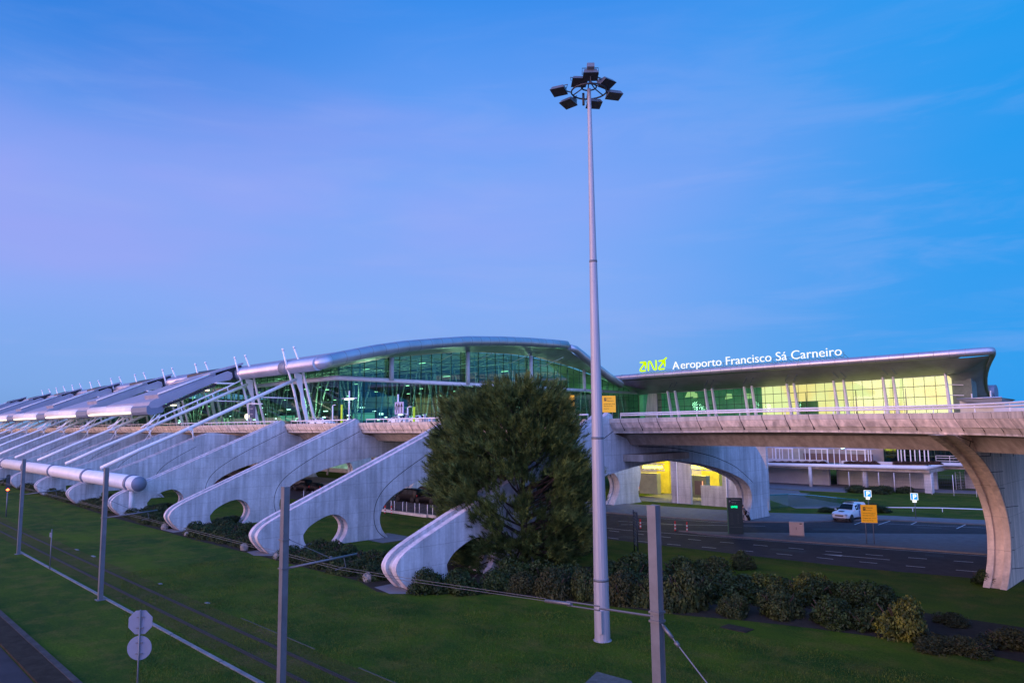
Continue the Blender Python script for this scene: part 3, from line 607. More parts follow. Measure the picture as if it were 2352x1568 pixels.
# ---------- white pipe lying on the feet of the far buttresses ----------
t = thing('service_pipe', (0, 0, 0), 'thick white horizontal pipe lying across the feet of the far buttresses', 'pipe')
MB().tube([(-101, 31.5, 3.9), (-190, 31.5, 3.9)], .96, 28).build('pipe_body', M['tubewhite'], t)
MB().lathe([(.95, 0), (.95, .01), (0.001, .012)], (-101.01, 31.5, 3.9), 28, 'x').build('end_disc', M['signgrey'], t)
for x in BX[3:8]:
    xx = x - .6
    MB().tube([(xx + .35, 31.5, 3.9), (xx - .35, 31.5, 3.9)], 1.10, 28).build('ring_band', M['greycap'], t)
    b = MB(); b.prism([(30.55, 3.6), (31.3, 1.9 + .6), (31.9, 2.5), (32.45, 3.6)], lambda u, v, q: (xx + q * (.5 + (v - 2.5) * .55), u, v), -1, 1); b.build('saddle', M['tubewhite'], t)
MB().tube([(-103.3, 31.3, 0), (-103.3, 31.3, 3.2)], .36, 20).build('column', M['white'], t)
# ---------- terminal: glass gable, vaulted roof, silver edge tube ----------
term = thing('terminal_building', (-121, 72, 0), 'large airport terminal with green glass walls under a silver arched roof', 'airport terminal')
TI = Matrix.Translation((-121, 72, 0)).inverted()
def T(o):
    o.matrix_parent_inverse = TI; return o
GD = Vector((-math.sin(R(8.6)), math.cos(R(8.6)), 0)); K0 = Vector((-121.2, 72, 0)); FC0 = Vector((-114.0, 62.5, 0))
arch = [(62.5, 21.45), (68.4, 22.96), (76.6, 24.8), (84, 26.2), (93, 27.5), (103, 28.8), (114.5, 29.75), (125, 30.4), (135.7, 30.85), (141.6, 31.0)]
def interp(tab, y):
    if y <= tab[0][0]: return tab[0][1]
    for (a, za), (b, zb) in zip(tab, tab[1:]):
        if y <= b: return za + (zb - za) * (y - a) / (b - a)
    return tab[-1][1]
def fas(y): return FC0 + GD * ((y - 62.5) / GD.y)
def gp(y): return K0 + GD * ((y - 72) / GD.y)
gtop = [(72, 21.9), (85, 24.6), (108, 27.4), (132, 28.2), (157, 25.9), (175, 22.5), (190, 20.6)]
# edge tube in front, joints, then the arched tube of the gable
cx = fas(62.5).x
T(MB().tube([(cx - .2, 63.9, 21.7), (-345, 63.9, 21.7)], 1.22, 20).build('eave_tube', M['alu'], term))
for x in FX: T(MB().tube([(x - .6, 63.9, 21.7), (x - 3.4, 63.9, 21.7)], 1.30, 20).build('eave_sleeve', M['greycap'], term))
pts = [Vector((cx - 3, 63.9, 21.7)), Vector((cx - 1.0, 63.9, 21.7)), Vector((cx + .4, 64.3, 21.85))] + [Vector((fas(y).x, y, z)) for y, z in [(66, 22.35)] + arch[1:]]
T(MB().tube(pts, 1.16, 20).build('gable_tube', M['alu'], term))
b = MB()
y = 66.
while y < 141:
    p = fas(y); z = interp(arch, y); q = fas(y + .12); b.tube([(p.x, y, z), (q.x, y + .12, interp(arch, y + .12))], 1.172, 20); y += 3.1
T(b.build('tube_joint', M['aludark'], term))
# end cap shape and second, descending edge
e0 = Vector((fas(142.2).x, 142.6, 30.55))
desc = [e0, Vector((-126.6, 146, 30.2)), Vector((-127.2, 149, 29.0)), Vector((-128.0, 155.5, 26.3)), Vector((-129.1, 162.5, 23.8)), Vector((-130.5, 170, 21.8))]
T(MB().tube(desc, [.85, 1.0, 1.2, 1.2, 1.2, 1.1], 16).build('descending_edge', M['alu'], term))
# soffit between tube and glass, and roof vault
rows = []
for y in [62.5, 66, 70, 76, 84, 93, 103, 114, 125, 136, 142, 148, 155, 163, 172, 182, 192]:
    z = interp(arch, y) if y <= 141.6 else (31 - (y - 141.6) * .36 if y < 163 else 23.3 - (y - 163) * .09); p = fas(y); g_ = gp(max(72, y)); zt = interp(gtop, y)
    rows.append([Vector((p.x, y, z - .75)), Vector((p.x * .5 + g_.x * .5, max(y, 66 if y < 66 else y), z * .5 + zt * .5 - .35)), Vector((g_.x - .5, max(72, y), zt))])
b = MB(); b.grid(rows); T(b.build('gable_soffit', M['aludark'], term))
rows = []
for y in [63.5, 70, 78, 86, 95, 105, 115, 125, 136, 142]:
    z = interp(arch, y) + .9; p = fas(y); rows.append([Vector((p.x - .2, y, z)), Vector((-345, y, z))])
b = MB(); b.grid(rows); T(b.build('roof_vault', M['roofgrey'], term))
rows = []
for y in [66, 72, 80, 90, 100, 112, 125, 138, 150, 165, 180, 196]:
    zt = interp(gtop, y) + .05; p = gp(y); rows.append([Vector((p.x - .8, y, zt - .1)), Vector((-345, y, zt - .1))])
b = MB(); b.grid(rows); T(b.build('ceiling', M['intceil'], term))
# glass walls and mullions
def glass_wall(p0, p1, zf, n, ztrs, name, z0=10.9, mat_=M['greenwin']):
    b = MB(); rows = []
    for k in range(41):
        p = p0.lerp(p1, k / 40); rows.append([Vector((p.x, p.y, z0)), Vector((p.x, p.y, zf(p) ))])
    b.grid(rows, False); T(b.build(name, mat_, term)); b = MB(); dd = (p1 - p0).normalized(); nn = Vector((dd.y, -dd.x, 0)) * .08
    for k in range(n + 1):
        p = p0.lerp(p1, k / n) + nn; b.box((p.x, p.y, (z0 + zf(p)) / 2), (.10, .10, zf(p) - z0))
    for z in ztrs:
        ks = [k for k in range(61) if zf(p0.lerp(p1, k / 60)) > z]
        if len(ks) > 1:
            a = p0.lerp(p1, ks[0] / 60) + nn; c = p0.lerp(p1, ks[-1] / 60) + nn; b.tube([(a.x, a.y, z), (c.x, c.y, z)], .06, 4)
    T(b.build(name + '_mullions', M['mull'], term))
glass_wall(Vector((-121.2, 72, 0)), Vector((-340, 72, 0)), lambda p: 22.2, 74, [13.2, 15.4, 17.6, 19.8], 'front_glass')
glass_wall(Vector((-121.2, 72, 0)), Vector(gp(190)), lambda p: interp(gtop, p.y), 38, [13.2, 15.4, 17.6, 19.7, 22.0, 24.2, 26.4], 'gable_glass')
pts = [(-340, 71.4, 19.85), (-121.0, 71.4, 19.85), (gp(188).x + .7, 188, 19.95)]
T(MB().tube(pts, .46, 16).build('white_rail_tube', M['tubewhite'], term))
for y in (84.8, 108, 132.2, 157.3):
    p = gp(y); T(MB().tube([(p.x + .7, y, 19.9), (p.x + .7, y, interp(gtop, y) - .1)], .48, 12).build('gable_column', M['wall'], term))
# interior: floor, gallery, tree columns, trusses, lamps, dark back wall
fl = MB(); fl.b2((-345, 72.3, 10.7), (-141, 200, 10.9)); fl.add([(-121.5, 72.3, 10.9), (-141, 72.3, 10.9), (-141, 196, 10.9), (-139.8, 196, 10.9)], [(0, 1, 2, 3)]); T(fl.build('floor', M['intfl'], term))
b = MB(); b.b2((-300, 100, 15.0), (-150, 112, 15.5)); b.b2((-300, 140, 15.0), (-158, 152, 15.6)); b.b2((-345, 199, 10.9), (-140, 199.5, 22)); b.b2((-344, 73, 10.9), (-343, 199, 24))
T(b.build('gallery', M['intfl'], term))
b = MB(); b.b2((-260, 118, 15.6), (-170, 119, 19)); b.b2((-230, 90, 10.9), (-180, 91, 13.6)); b.b2((-160, 128, 10.9), (-150, 134, 13.8)); b.b2((-300, 152, 15.6), (-160, 152.6, 20.4)); T(b.build('interior_partition', M['intceil'], term))
tr = MB()
for yy in (76, 88, 100, 112, 124, 136):
    for xx in range(-330, -128, 13):
        z1 = interp(gtop, yy) - .6; tr.tube([(xx, yy, z1), (xx + 6.5, yy, z1 - 1.7), (xx + 13, yy, z1)], .10, 4)
    z1 = interp(gtop, yy) - .6; tr.tube([(-335, yy, z1 - 1.7), (-130, yy, z1 - 1.7)], .14, 5); tr.tube([(-335, yy, z1), (-130, yy, z1)], .14, 5)
for xx in range(-330, -128, 26):
    ys = [76, 88, 100, 112, 124, 136]; tr.tube([(xx, yy, interp(gtop, yy) - 1.5) for yy in ys], .18, 5)
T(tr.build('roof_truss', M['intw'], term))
k = 0
for xx in (-134, -152, -172, -195, -222, -255, -295):
    for yy in (84, 106, 130, 156):
        if xx > gp(yy).x - 4: continue
        b = MB(); zt = interp(gtop, yy) - 2
        for q in range(4):
            a = q * PI / 2 + .6 + rnd.random() * .3; b.tube([(xx + math.cos(a) * .5, yy + math.sin(a) * .5, 10.9), (xx + math.cos(a) * 3.6, yy + math.sin(a) * 3.6, zt)], .17, 6)
        T(b.build('tree_column', M['intw'], term))
# slanted struts standing right behind the glass, as in the photograph
b = MB()
for q in range(46):
    x = -123 - q * 4.6 + rnd.uniform(-1, 1); b.tube([(x, 74.5, 10.9), (x - rnd.choice((-1, 1)) * rnd.uniform(.6, 2.4), 74.2, 21.5)], .12, 5)
for q in range(26):
    y = 75 + q * 4.4; p = gp(y); b.tube([(p.x - 2.2, y, 10.9), (p.x - 2.0, y + rnd.choice((-1, 1)) * rnd.uniform(.5, 2.5), interp(gtop, y) - .3)], .13, 5)
T(b.build('glass_brace', M['intw'], term))
for n_, (zlo, zhi, mt, num, ext) in enumerate(((12.2, 13.6, 'lampw', 46, (.5, .35, .18)), (16.5, 21, 'lampg', 26, (.9, .4, .14)), (13.5, 16, 'lampw', 26, (1.6, .2, .12)))):
    b = MB()
    for q in range(num):
        y = rnd.uniform(77, 150); x = rnd.uniform(-250, gp(y).x - 4) if q % 3 else rnd.uniform(-175, gp(y).x - 4); b.box((x, y, rnd.uniform(zlo, min(zhi, interp(gtop, y) - 1))), ext)
    T(b.build('interior_lamp', M[mt], term))
b = MB()
for yy in (80, 92, 104, 118, 132, 148):
    for xx in range(-320, -136, 27): b.b2((xx, yy, interp(gtop, yy) - .55), (xx + 3.5, yy + .35, interp(gtop, yy) - .45))
T(b.build('ceiling_lamp', M['lampg'], term))
b = MB()
for (xx, yy, ww, hh) in ((-150, 96, 9, 1.8), (-176, 90, 7, 1.4), (-138, 116, 2, 2.2), (-205, 92, 10, 1.2)): b.box((xx, yy, 13.0), (ww, .3, hh))
T(b.build('lit_sign_band', emis('dim_green_screen', (.20, .55, .38), .8), term))
# ---------- lower level under the road ----------
low = thing('arrivals_level', (-60, 87, 0), 'long ground-level concrete and lit frontage behind the buttress arches under the elevated road', 'building')
LI = Matrix.Translation((-60, 87, 0)).inverted()
def Lp(o): o.matrix_parent_inverse = LI; return o
b = MB()
b.b2((-58.0, 86.2, 0), (-54.9, 86.5, 8.7)); b.b2((-53.4, 86.2, 0), (-50.2, 86.5, 2.6)); b.b2((-50.2, 86.2, 0), (-44.0, 86.6, 8.7))
b.prism([(-58.9, 7.3), (-57.1, 7.3), (-57.1, 4.6), (-57.9, 5.4)], lambda u, v, q: (u, q, v), 86.12, 86.55)
b.prism([(-55.2, 5.2), (-55.2, 7.3), (-53.2, 7.3), (-54.0, 5.4)], lambda u, v, q: (u, q, v), 86.12, 86.55)
b.prism([(-50.2, 5.4), (-50.2, 7.3), (-51.4, 7.3), (-50.9, 6.0)], lambda u, v, q: (u, q, v), 86.12, 86.55)
Lp(b.build('concrete_front', M['panel'], low))
def e5(x, Y): return gy('E5', x, 400, Y).x
b = MB(); b.b2((e5(120, 98), 98, 0), (e5(1560, 98), 98.6, 8)); b.b2((-330, 92, 0), (e5(120, 98) - 3, 92.6, 7.5)); Lp(b.build('back_wall', M['wall'], low))
for xa_, xb_ in ((500, 690), (1200, 1475)): Lp(MB().b2((e5(xa_, 97), 97, 0), (e5(xb_, 97), 97.9, 7.4)).build('yellow_bay', mat('ochre_wall', (.60, .50, .05), .8, var=.25, vscale=.8), low))
b = MB(); L1_ = MB()
for xa_, xb_ in ((280, 620), (1040, 1420)):
    x0, x1 = e5(xa_, 90), e5(xb_, 90); z0, z1 = gy('E5', xa_, 305, 90).z, gy('E5', xa_, 205, 90).z
    b.tube([(x0, 90, z0), (x1, 90, z0)], .06, 5).tube([(x0, 90, z1), (x1, 90, z1)], .06, 5)
    n_ = 9; b.tube([(x0 + (x1 - x0) * q / n_, 90, z0 if q % 2 else z1) for q in range(n_ + 1)], .045, 4)
Lp(b.build('light_truss', M['white'], low))
for x in (335, 430, 530, 1065, 1140, 1235):
    p = gy('E5', x, 262, 90.6); Lp(MB().box(p, (1.0, .4, .36)).build('yellow_lamp', M['sodium'], low))
for (x, sc_) in ((e5(365, 90), 1.0), (e5(1120, 90), 1.0)):
    b = MB(); b.b2((x - 1.7, 90, .5), (x + 1.5, 91, 3.5)); Lp(b.build('booth', mat('booth_metal', (.28, .27, .14), .5, var=.2), low, .05))
    b = MB(); b.b2((x - 1.75, 89.9, 1.2), (x - 1.55, 90.0, 3.2)) if x < e5(700, 90) else b.b2((x - .3, 89.93, .9), (x + 1.1, 89.99, 2.8)); Lp(b.build('booth_opening', M['brown'], low))
    b = MB(); b.b2((x - 1.78, 89.86, 1.25), (x - 1.62, 89.9, 3.1)) if x < e5(700, 90) else b.b2((x + .9, 89.88, .9), (x + 1.05, 89.93, 2.8)); Lp(b.build('booth_lamp', emis('orange_glow', (1., .42, .2), 1.4), low))
b = MB(); b.b2((-57.0, 86.0, 0), (-56.88, 86.12, 7.5)); b.b2((-49.6, 86.0, 0), (-49.48, 86.12, 7.5)); Lp(b.build('drain_pipe', M['white'], low))
b = MB()
for x0 in range(-320, -70, 9): b.tube([(x0, 86, 0), (x0 + .9, 87, 8)], .22, 8)
Lp(b.build('slanted_column', M['wall'], low))
b = MB()
for (x0, x1, z0, z1) in ((-132, -110, 1.5, 6.2), (-97, -88, 2, 5), (-165, -150, 1, 6)): b.b2((x0, 91.7, z0), (x1, 91.9, z1))
Lp(b.build('lit_lobby', emis('mint_lobby', (.22, .40, .32), .55, (.50, .85, .70), .5), low))
b = MB()
for (x0, y0, z0) in ((-104, 84, 5.6), (-101, 82, 6.6), (-118, 86, 5.9), (-140, 84, 6)): b.box((x0, y0, z0), (2.6, .3, .2), Matrix.Rotation(rnd.uniform(-.5, .5), 3, 'Y'))
Lp(b.build('tube_lamp', M['lampw'], low))
b = MB(); b.b2((-330, 86, 7.9), (-60, 110, 8.6)); Lp(b.build('canopy_slab', M['intceil'], low))
b = MB(); b.b2((-107, 91.4, 2.6), (-103.6, 91.6, 3.6)); Lp(b.build('blue_notice', mat('teal_notice', (.02, .20, .22), .5), low))

def lamp(name, loc, e, c, size=1.5):
    l = bpy.data.lights.new(name, 'POINT'); l.energy = e; l.color = c; l.shadow_soft_size = size; o = bpy.data.objects.new(name, l); col.objects.link(o); o.location = loc
for (x, y) in ((-133, 88), (-137, 118), (-143, 150), (-150, 82), (-180, 84), (-165, 112), (-215, 86), (-260, 86)): lamp('hall_light', (x, y, 16.5), 3000, (.84, 1., .66))
for (x, y) in ((-149, 180),): lamp('hall_light', (x, y, 15.5), 2000, (.5, 1., .5))
for x in (e5(430, 91), e5(1150, 91)): lamp('sodium_light', (x, 92.5, 6.0), 1500, (1., .84, .10), .4)
lamp('sodium_light', (e5(1150, 84), 84, 6.2), 420, (1., .84, .12), .4)
for (x, y) in ((-104, 86), (-92, 88), (-125, 86)): lamp('lobby_light', (x, y, 5.5), 300, (.6, 1., .8), .5)
# ---------- right wing with lit windows ----------
wing = thing('terminal_wing', (-90, 190, 0), 'long right wing of the terminal with bright yellow windows under a flared silver eave', 'airport wing')
WI = Matrix.Translation((-90, 190, 0)).inverted()
def Wg(o): o.matrix_parent_inverse = WI; return o
YE, YG = 178., 190.
def ev(x, y, k='A4'): return gy(k, x, y, YE)
ptop = [ev(0, 438), ev(205, 424), ev(330, 414), ev(510, 401)]
pe_ = gy('A5', 1470, 204, YE); ptop += [ptop[3].lerp(pe_, q / 8) for q in range(1, 9)]
tail = [gy('F4', 1190, 235, 179.5), gy('F4', 1205, 290, 182)]
T_ = [Vector((p.x, p.y, p.z)) for p in ptop] + tail
horn = [gy('F4', *p, y) for p, y in (((1195, 340), 184), ((1163, 420), 187), ((1125, 520), 191), ((1100, 620), 195), ((1086, 720), 199), ((1088, 820), 203), ((1105, 920), 207), ((1150, 1010), 211), ((1205, 1060), 214))]
T_ += horn
rad = [.6, .7, .8, .85] + [.86] * (len(ptop) - 4) + [.8, .7] + [.6, .5, .45, .42, .4, .4, .4, .4, .4]
Wg(MB().tube(T_, rad, 20).build('eave_tube', M['alu'], wing))
b = MB(); xs = ptop[2].x + 2
while xs < ptop[-1].x - 1:
    q = [p for p in ptop]; 
    for a, c in zip(q, q[1:]):
        if a.x <= xs <= c.x: z = a.z + (c.z - a.z) * (xs - a.x) / (c.x - a.x)
    b.tube([(xs, YE, z), (xs + .10, YE, z)], .868, 20); xs += 3.05
Wg(b.build('eave_joint', M['aludark'], wing))
wt = [(650, 535), (1075, 508), (1385, 490), (1960, 455)]
wtp = [gy('A4', *p, YG) for p in wt] + [gy('A5', 1145, 392, YG)]
wtp.insert(0, Vector((-141, YG, wtp[0].z - .4)))
def wz(x):
    for a, c in zip(wtp, wtp[1:]):
        if a.x <= x <= c.x: return a.z + (c.z - a.z) * (x - a.x) / (c.x - a.x)
    return wtp[-1].z if x > wtp[-1].x else wtp[0].z
def ez(x):
    for a, c in zip(ptop, ptop[1:]):
        if a.x <= x <= c.x: return a.z + (c.z - a.z) * (x - a.x) / (c.x - a.x)
    return ptop[0].z if x < ptop[0].x else ptop[-1].z
XR = wtp[-1].x; XE = ptop[-1].x
rows = []; x = -150
while x < XR + .01:
    e = ez(x) - 1.05; wv = wz(x)
    rows.append([Vector((x, YE + .4, e)), Vector((x, YE + 3, e * .80 + wv * .20 - .5)), Vector((x, YE + 7, e * .45 + wv * .55 - .6)), Vector((x, YG - .2, wv))]); x += (XR + 150) / 30
# flare to the horn at the right end: outline measured against the sky, going back and down
horn = [gy('F4', *p, y) for p, y in (((1200, 330), 183), ((1165, 420), 187), ((1125, 520), 191), ((1100, 620), 195), ((1086, 720), 199), ((1088, 820), 203), ((1105, 920), 207), ((1150, 1010), 211), ((1205, 1060), 214))]
inn = [gy('F4', *p, y) for p, y in (((360, 672), 190), ((430, 690), 190.5), ((500, 760), 191.5), ((560, 830), 193), ((620, 900), 195), ((680, 965), 198), ((730, 1015), 201), ((770, 1050), 204), ((800, 1075), 206))]
def mid(a, c, t, k=.9):
    p = a.lerp(c, t); p.z -= k * math.sin(PI * t); return p
b = MB(); b.grid(rows)
eb = lambda x: Vector((x, YE + .4, ez(x) - 1.05))
outer = [eb(XR), eb(XR + (XE - XR) * .35), eb(XR + (XE - XR) * .7), eb(XE) + Vector((0, .6, .2))] + horn
inner = [rows[-1][3], rows[-1][3].lerp(inn[0], .5), inn[0], inn[0].lerp(inn[1], .5)] + inn
b.grid([[I_, mid(I_, O_, .3), mid(I_, O_, .65), O_] if k else [rows[-1][3], rows[-1][2], rows[-1][1], rows[-1][0]] for k, (I_, O_) in enumerate(zip(inner, outer))])
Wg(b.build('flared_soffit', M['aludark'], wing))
# roof behind the eave
b = MB(); b.grid([[Vector((p.x - .6, YE, p.z + .75)), Vector((p.x - 9, YE + 16, p.z + .4)), Vector((p.x - 26, YE + 40, p.z - 4))] for p in ptop], False); Wg(b.build('roof', M['roofgrey'], wing))
# long faint ribs on the soffit
b = MB()
for wx, x, y0, y1, wk in ((0, 760, 440, 500, 'A4'), (0, 797, 440, 510, 'A4'), (0, 1040, 425, 480, 'A4'), (0, 1085, 420, 480, 'A4'), (0, 1345, 400, 450, 'A4'), (0, 1395, 395, 450, 'A4'), (0, 1670, 380, 430, 'A4'), (0, 1735, 370, 430, 'A4')):
    p = gy(wk, x, y0, 181); q = gy(wk, x - 8, y1, 186); e = ez(p.x) - 1.05; wv = wz(p.x)
    b.tube([(p.x, YE + 3, e * .80 + wv * .20 - .53), (q.x, YE + 7, e * .45 + wv * .55 - .63)], .13, 5)
for x in (270, 330, 660, 730, 1140):
    p = gy('A5', x, 370, 182); e = ez(p.x) - 1.05; wv = wz(p.x); b.tube([(p.x, YE + 3, e * .80 + wv * .20 - .53), (p.x - .3, YE + 7, e * .45 + wv * .55 - .63)], .13, 5)
Wg(b.build('soffit_rib', M['greycap'], wing))
# beige end pier, posts, glazing
xa = gy('A4', 650, 600, YG).x; xp = gy('A4', 560, 640, YG).x
b = MB(); b.prism([(xp - .6, 10), (xa, 10), (xa, wz(xa)), (xp + 1.2, wz(xa) + .6)], lambda u, v, q: (u, q, v), YG - .6, YG + 2); Wg(b.build('end_pier', concrete('pier_concrete', (.55, .47, .42), .8, lines=False), wing))
posts = [('A4', 730), ('A4', 787), ('A4', 1022), ('A4', 1078), ('A4', 1330), ('A4', 1390), ('A4', 1668), ('A4', 1722), ('A5', 267), ('A5', 345), ('A5', 655), ('A5', 735), ('A5', 1145)]
PX = []
for k, x in posts:
    p = gy(k, x, 500 if k == 'A4' else 440, 187.5); PX.append(p.x); z1 = wz(p.x) + .35
    b = MB(); b.add([(p.x - .17, 186.8, z1), (p.x + .17, 186.8, z1), (p.x + .17, 187.6, z1), (p.x - .17, 187.6, z1), (p.x - .36, 189.1, 10), (p.x + .36, 189.1, 10), (p.x + .36, 189.9, 10), (p.x - .36, 189.9, 10)], [(0, 1, 2, 3), (4, 5, 6, 7), (0, 1, 5, 4), (1, 2, 6, 5), (2, 3, 7, 6), (3, 0, 4, 7)])
    Wg(b.build('window_post', M['white'], wing))
b = MB(); b.add([(xa, YG, 10), (XR, YG, 10), (XR, YG, wz(XR)), (xa, YG, wz(xa))], [(0, 1, 2, 3)])
Wg(b.build('window_glass', glass('wing_glass', (.82, .92, .72), .03), wing))
b = MB()
for f in (.33, .56, .79, 1.0):
    z0, z1 = 10 + (wz(xa) - 10) * f, 10 + (wz(XR) - 10) * f; b.tube([(xa, YG - .1, z0), (XR, YG - .1, z1)], .10 if f < 1 else .14, 4)
n = 34
for k in range(n + 1):
    x = xa + (XR - xa) * k / n; b.tube([(x, YG - .05, 10), (x, YG - .05, wz(x))], .06, 4)
Wg(b.build('window_mullion', M['mull'], wing))
b = MB(); b.tube([(xa, YG - .3, wz(xa) + .05), (XR + .4, YG - .3, wz(XR) + .05)], .16, 6); Wg(b.build('window_head', M['white'], wing))
xb = gy('A4', 1385, 550, YG).x
b = MB(); b.b2((xb, 196, 10), (XR - .3, 196.3, 21.5)); b.b2((XR - .3, 190.5, 10), (XR - .2, 196.3, 21)); Wg(b.build('lit_back_wall', M['yellowroom'], wing))
b = MB(); b.b2((xa - 12, 197, 10), (xb - .1, 197.3, 21)); b.b2((xa - 6, 190.6, 10), (xa - 5.7, 197, 20)); Wg(b.build('green_back_wall', mat('glowing_green_room_wall', (.10, .26, .17), .8, var=.5, vscale=.16, emit=(.03, .16, .09), es=.55), wing))  # faint glow in the wall itself stands for the dim room light
b = MB(); b.b2((xa, 190.5, 9.8), (XR, 197, 10.0)); Wg(b.build('room_floor', M['intfl'], wing))
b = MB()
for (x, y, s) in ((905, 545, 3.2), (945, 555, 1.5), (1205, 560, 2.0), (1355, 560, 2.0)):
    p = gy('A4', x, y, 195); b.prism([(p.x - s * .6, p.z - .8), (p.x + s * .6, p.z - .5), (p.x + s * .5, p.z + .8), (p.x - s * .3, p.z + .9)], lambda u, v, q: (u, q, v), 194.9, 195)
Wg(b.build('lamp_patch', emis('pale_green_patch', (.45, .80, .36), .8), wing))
b = MB()
for k in (7, 8, 9, 10, 11):
    x = PX[k]; s = 2.9
    for dx in (-1.2, 1.2):
        b.prism([(x + dx - .22, 10), (x + dx + .22, 10), (x + dx + .05, 18.3), (x + dx - .02, 18.3)], lambda u, v, q: (u, q, v), 191.2, 191.5)
Wg(b.build('green_fin', mat('green_fin', (.02, .10, .05), .5), wing))
b = MB(); p0 = gy('A5', 0, 600, 195); p1 = gy('A5', 145, 640, 195); b.b2((p0.x, 194, 10), (p1.x, 195, p0.z)); Wg(b.build('green_counter', mat('green_counter', (.10, .28, .10), .7), wing))
# side return and dark louvres right of the last window
b = MB(); b.b2((XR + .5, 192, 10), (XR + 4.5, 196, wz(XR) - .4)); Wg(b.build('side_return', M['intfl'], wing))
b = MB()
for f in (.35, .58, .80, 1.0): b.tube([(XR + .2, 190, 10 + (wz(XR) - 10) * f), (XR + 3.2, 190.6, 10 + (wz(XR) - 10) * f - .2)], .09, 5)
for x in (XR + 4.6, XR + 8.3): b.tube([(x, 191, 10), (x, 191, 16.5 if x < XR + 6 else 17.0)], .16, 6)
Wg(b.build('louvre_frame', M['white'], wing))
b = MB(); q = [gy('F4', *p, 205) for p in ((500, 800), (520, 1190), (820, 1190), (780, 1060), (620, 920))]
b.prism([(a.x, a.z) for a in q], lambda u, v, t: (u, t, v), 205, 206); Wg(b.build('return_wall', mat('dark_return_wall', (.16, .14, .14), .8, var=.1), wing))
b = MB(); b.tube([gy('F4', 1120, 990, 216), gy('F4', 1280, 985, 216)], 2.0, 14); Wg(b.build('rear_tube', M['greycap'], wing))
# low pavilion at the end of the wing
pv = thing('roof_pavilion', gy('F4', 1000, 1230, 160), 'low beige pavilion with thin flat dark roof behind the road, far right', 'pavilion')
PI_ = Matrix.Translation(pv.location).inverted()
a, c = gy('F4', 575, 1105, 160), gy('F4', 1380, 1075, 160); tp = gy('F4', 1555, 1105, 163)
b = MB(); b.add([(a.x, 160, a.z - .1), (c.x, 160, c.z), (tp.x, 166, tp.z), (a.x + 6, 172, a.z), (a.x + 1.5, 160.5, a.z - .8), (c.x - .3, 160.5, c.z - 1.3), (tp.x - .5, 166, tp.z - .2), (a.x + 6, 172, a.z - .7)], [(0, 1, 2, 3), (4, 5, 6, 7), (0, 1, 5, 4), (1, 2, 6, 5), (2, 3, 7, 6), (3, 0, 4, 7)])
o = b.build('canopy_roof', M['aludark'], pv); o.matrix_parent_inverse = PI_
b = MB(); b.tube([(a.x, 159.9, a.z + .05), (c.x, 159.9, c.z + .12)], .14, 6); o = b.build('roof_edge', M['alu'], pv); o.matrix_parent_inverse = PI_
a, c = gy('F4', 620, 1140, 162), gy('F4', 1280, 1115, 162)
b = MB(); b.b2((a.x, 162, 8), (c.x, 168, (a.z + c.z) / 2)); o = b.build('pavilion_wall', mat('beige_lit_wall', (.62, .55, .42), .8, var=.08), pv); o.matrix_parent_inverse = PI_
# ---------- rooftop lettering ----------
def font_obj(ch, size, m, par, name='letter', ext=.08, off=.0):
    cu = bpy.data.curves.new(name, 'FONT'); cu.body = ch; cu.size = size; cu.extrude = ext; cu.offset = off; cu.materials.append(m)
    o = bpy.data.objects.new(name, cu); col.objects.link(o); o.parent = par; return o
def width(s_, size):
    cu = bpy.data.curves.new('tmp', 'FONT'); cu.body = s_; cu.size = size; o = bpy.data.objects.new('tmp', cu); col.objects.link(o); bpy.context.view_layer.update(); x = o.dimensions.x; bpy.data.objects.remove(o); bpy.data.curves.remove(cu); return x
def set_text(s_, origin, xdir, updir, size, total, m, par, ext=.08, off=0., per_letter=True, sx=None):
    wtot = width(s_, size); k = (total / wtot) if total else 1.
    xdir = xdir.normalized(); updir = updir.normalized(); nz_ = xdir.cross(updir).normalized(); updir = nz_.cross(xdir)
    Rm = Matrix(((xdir.x, updir.x, nz_.x), (xdir.y, updir.y, nz_.y), (xdir.z, updir.z, nz_.z)))
    items = [(i, ch) for i, ch in enumerate(s_) if ch != ' '] if per_letter else [(0, s_)]
    base_i = width('|', size)
    for i, ch in items:
        adv = (width(s_[:i] + '|', size) - base_i) if i else 0.
        if not per_letter: adv = 0
        o = font_obj(ch, size, m, par, 'letter' if per_letter else 'text_line', ext, off)
        o.matrix_local = Matrix.Translation(origin + xdir * adv * k) @ (Rm @ Matrix.Diagonal((k, 1, 1))).to_4x4()
sg = thing('name_sign', (0, 0, 0), 'white illuminated letters reading Aeroporto Francisco Sá Carneiro standing on the wing roof', 'rooftop sign')
A = gy('A4', 765, 347, YE - .2); B_ = gy('A5', 318, 236, YE - .2)
set_text('Aeroporto Francisco S\u00e1 Carneiro', A, B_ - A, Vector((0, 0, 1)), 3.15, (B_ - A).length, M['letter'], sg, .10, -.022)
b = MB(); 
a2 = A + Vector((.2, .9, -.35)); b3 = B_ + Vector((.4, .9, -.35)); b.tube([a2, b3], .06, 4); b.tube([a2 + Vector((0, .2, 1.1)), b3 + Vector((0, .2, 1.1))], .05, 4)
nn_ = 34
for k in range(nn_ + 1):
    p = a2.lerp(b3, k / nn_); e = ez(p.x) + 1.1; b.tube([(p.x, YE + .7, e - .3), (p.x, YE + .8, p.z + 1.1)], .045, 4); b.tube([(p.x + .6, YE + 2.2, e - .2), (p.x, YE + .9, p.z + .6)], .045, 4)
b.build('support_rack', M['darksteel'], sg)
lg = thing('logo_sign', (0, 0, 0), 'lime green illuminated logo of rounded strokes and arrows left of the white rooftop letters', 'rooftop sign')
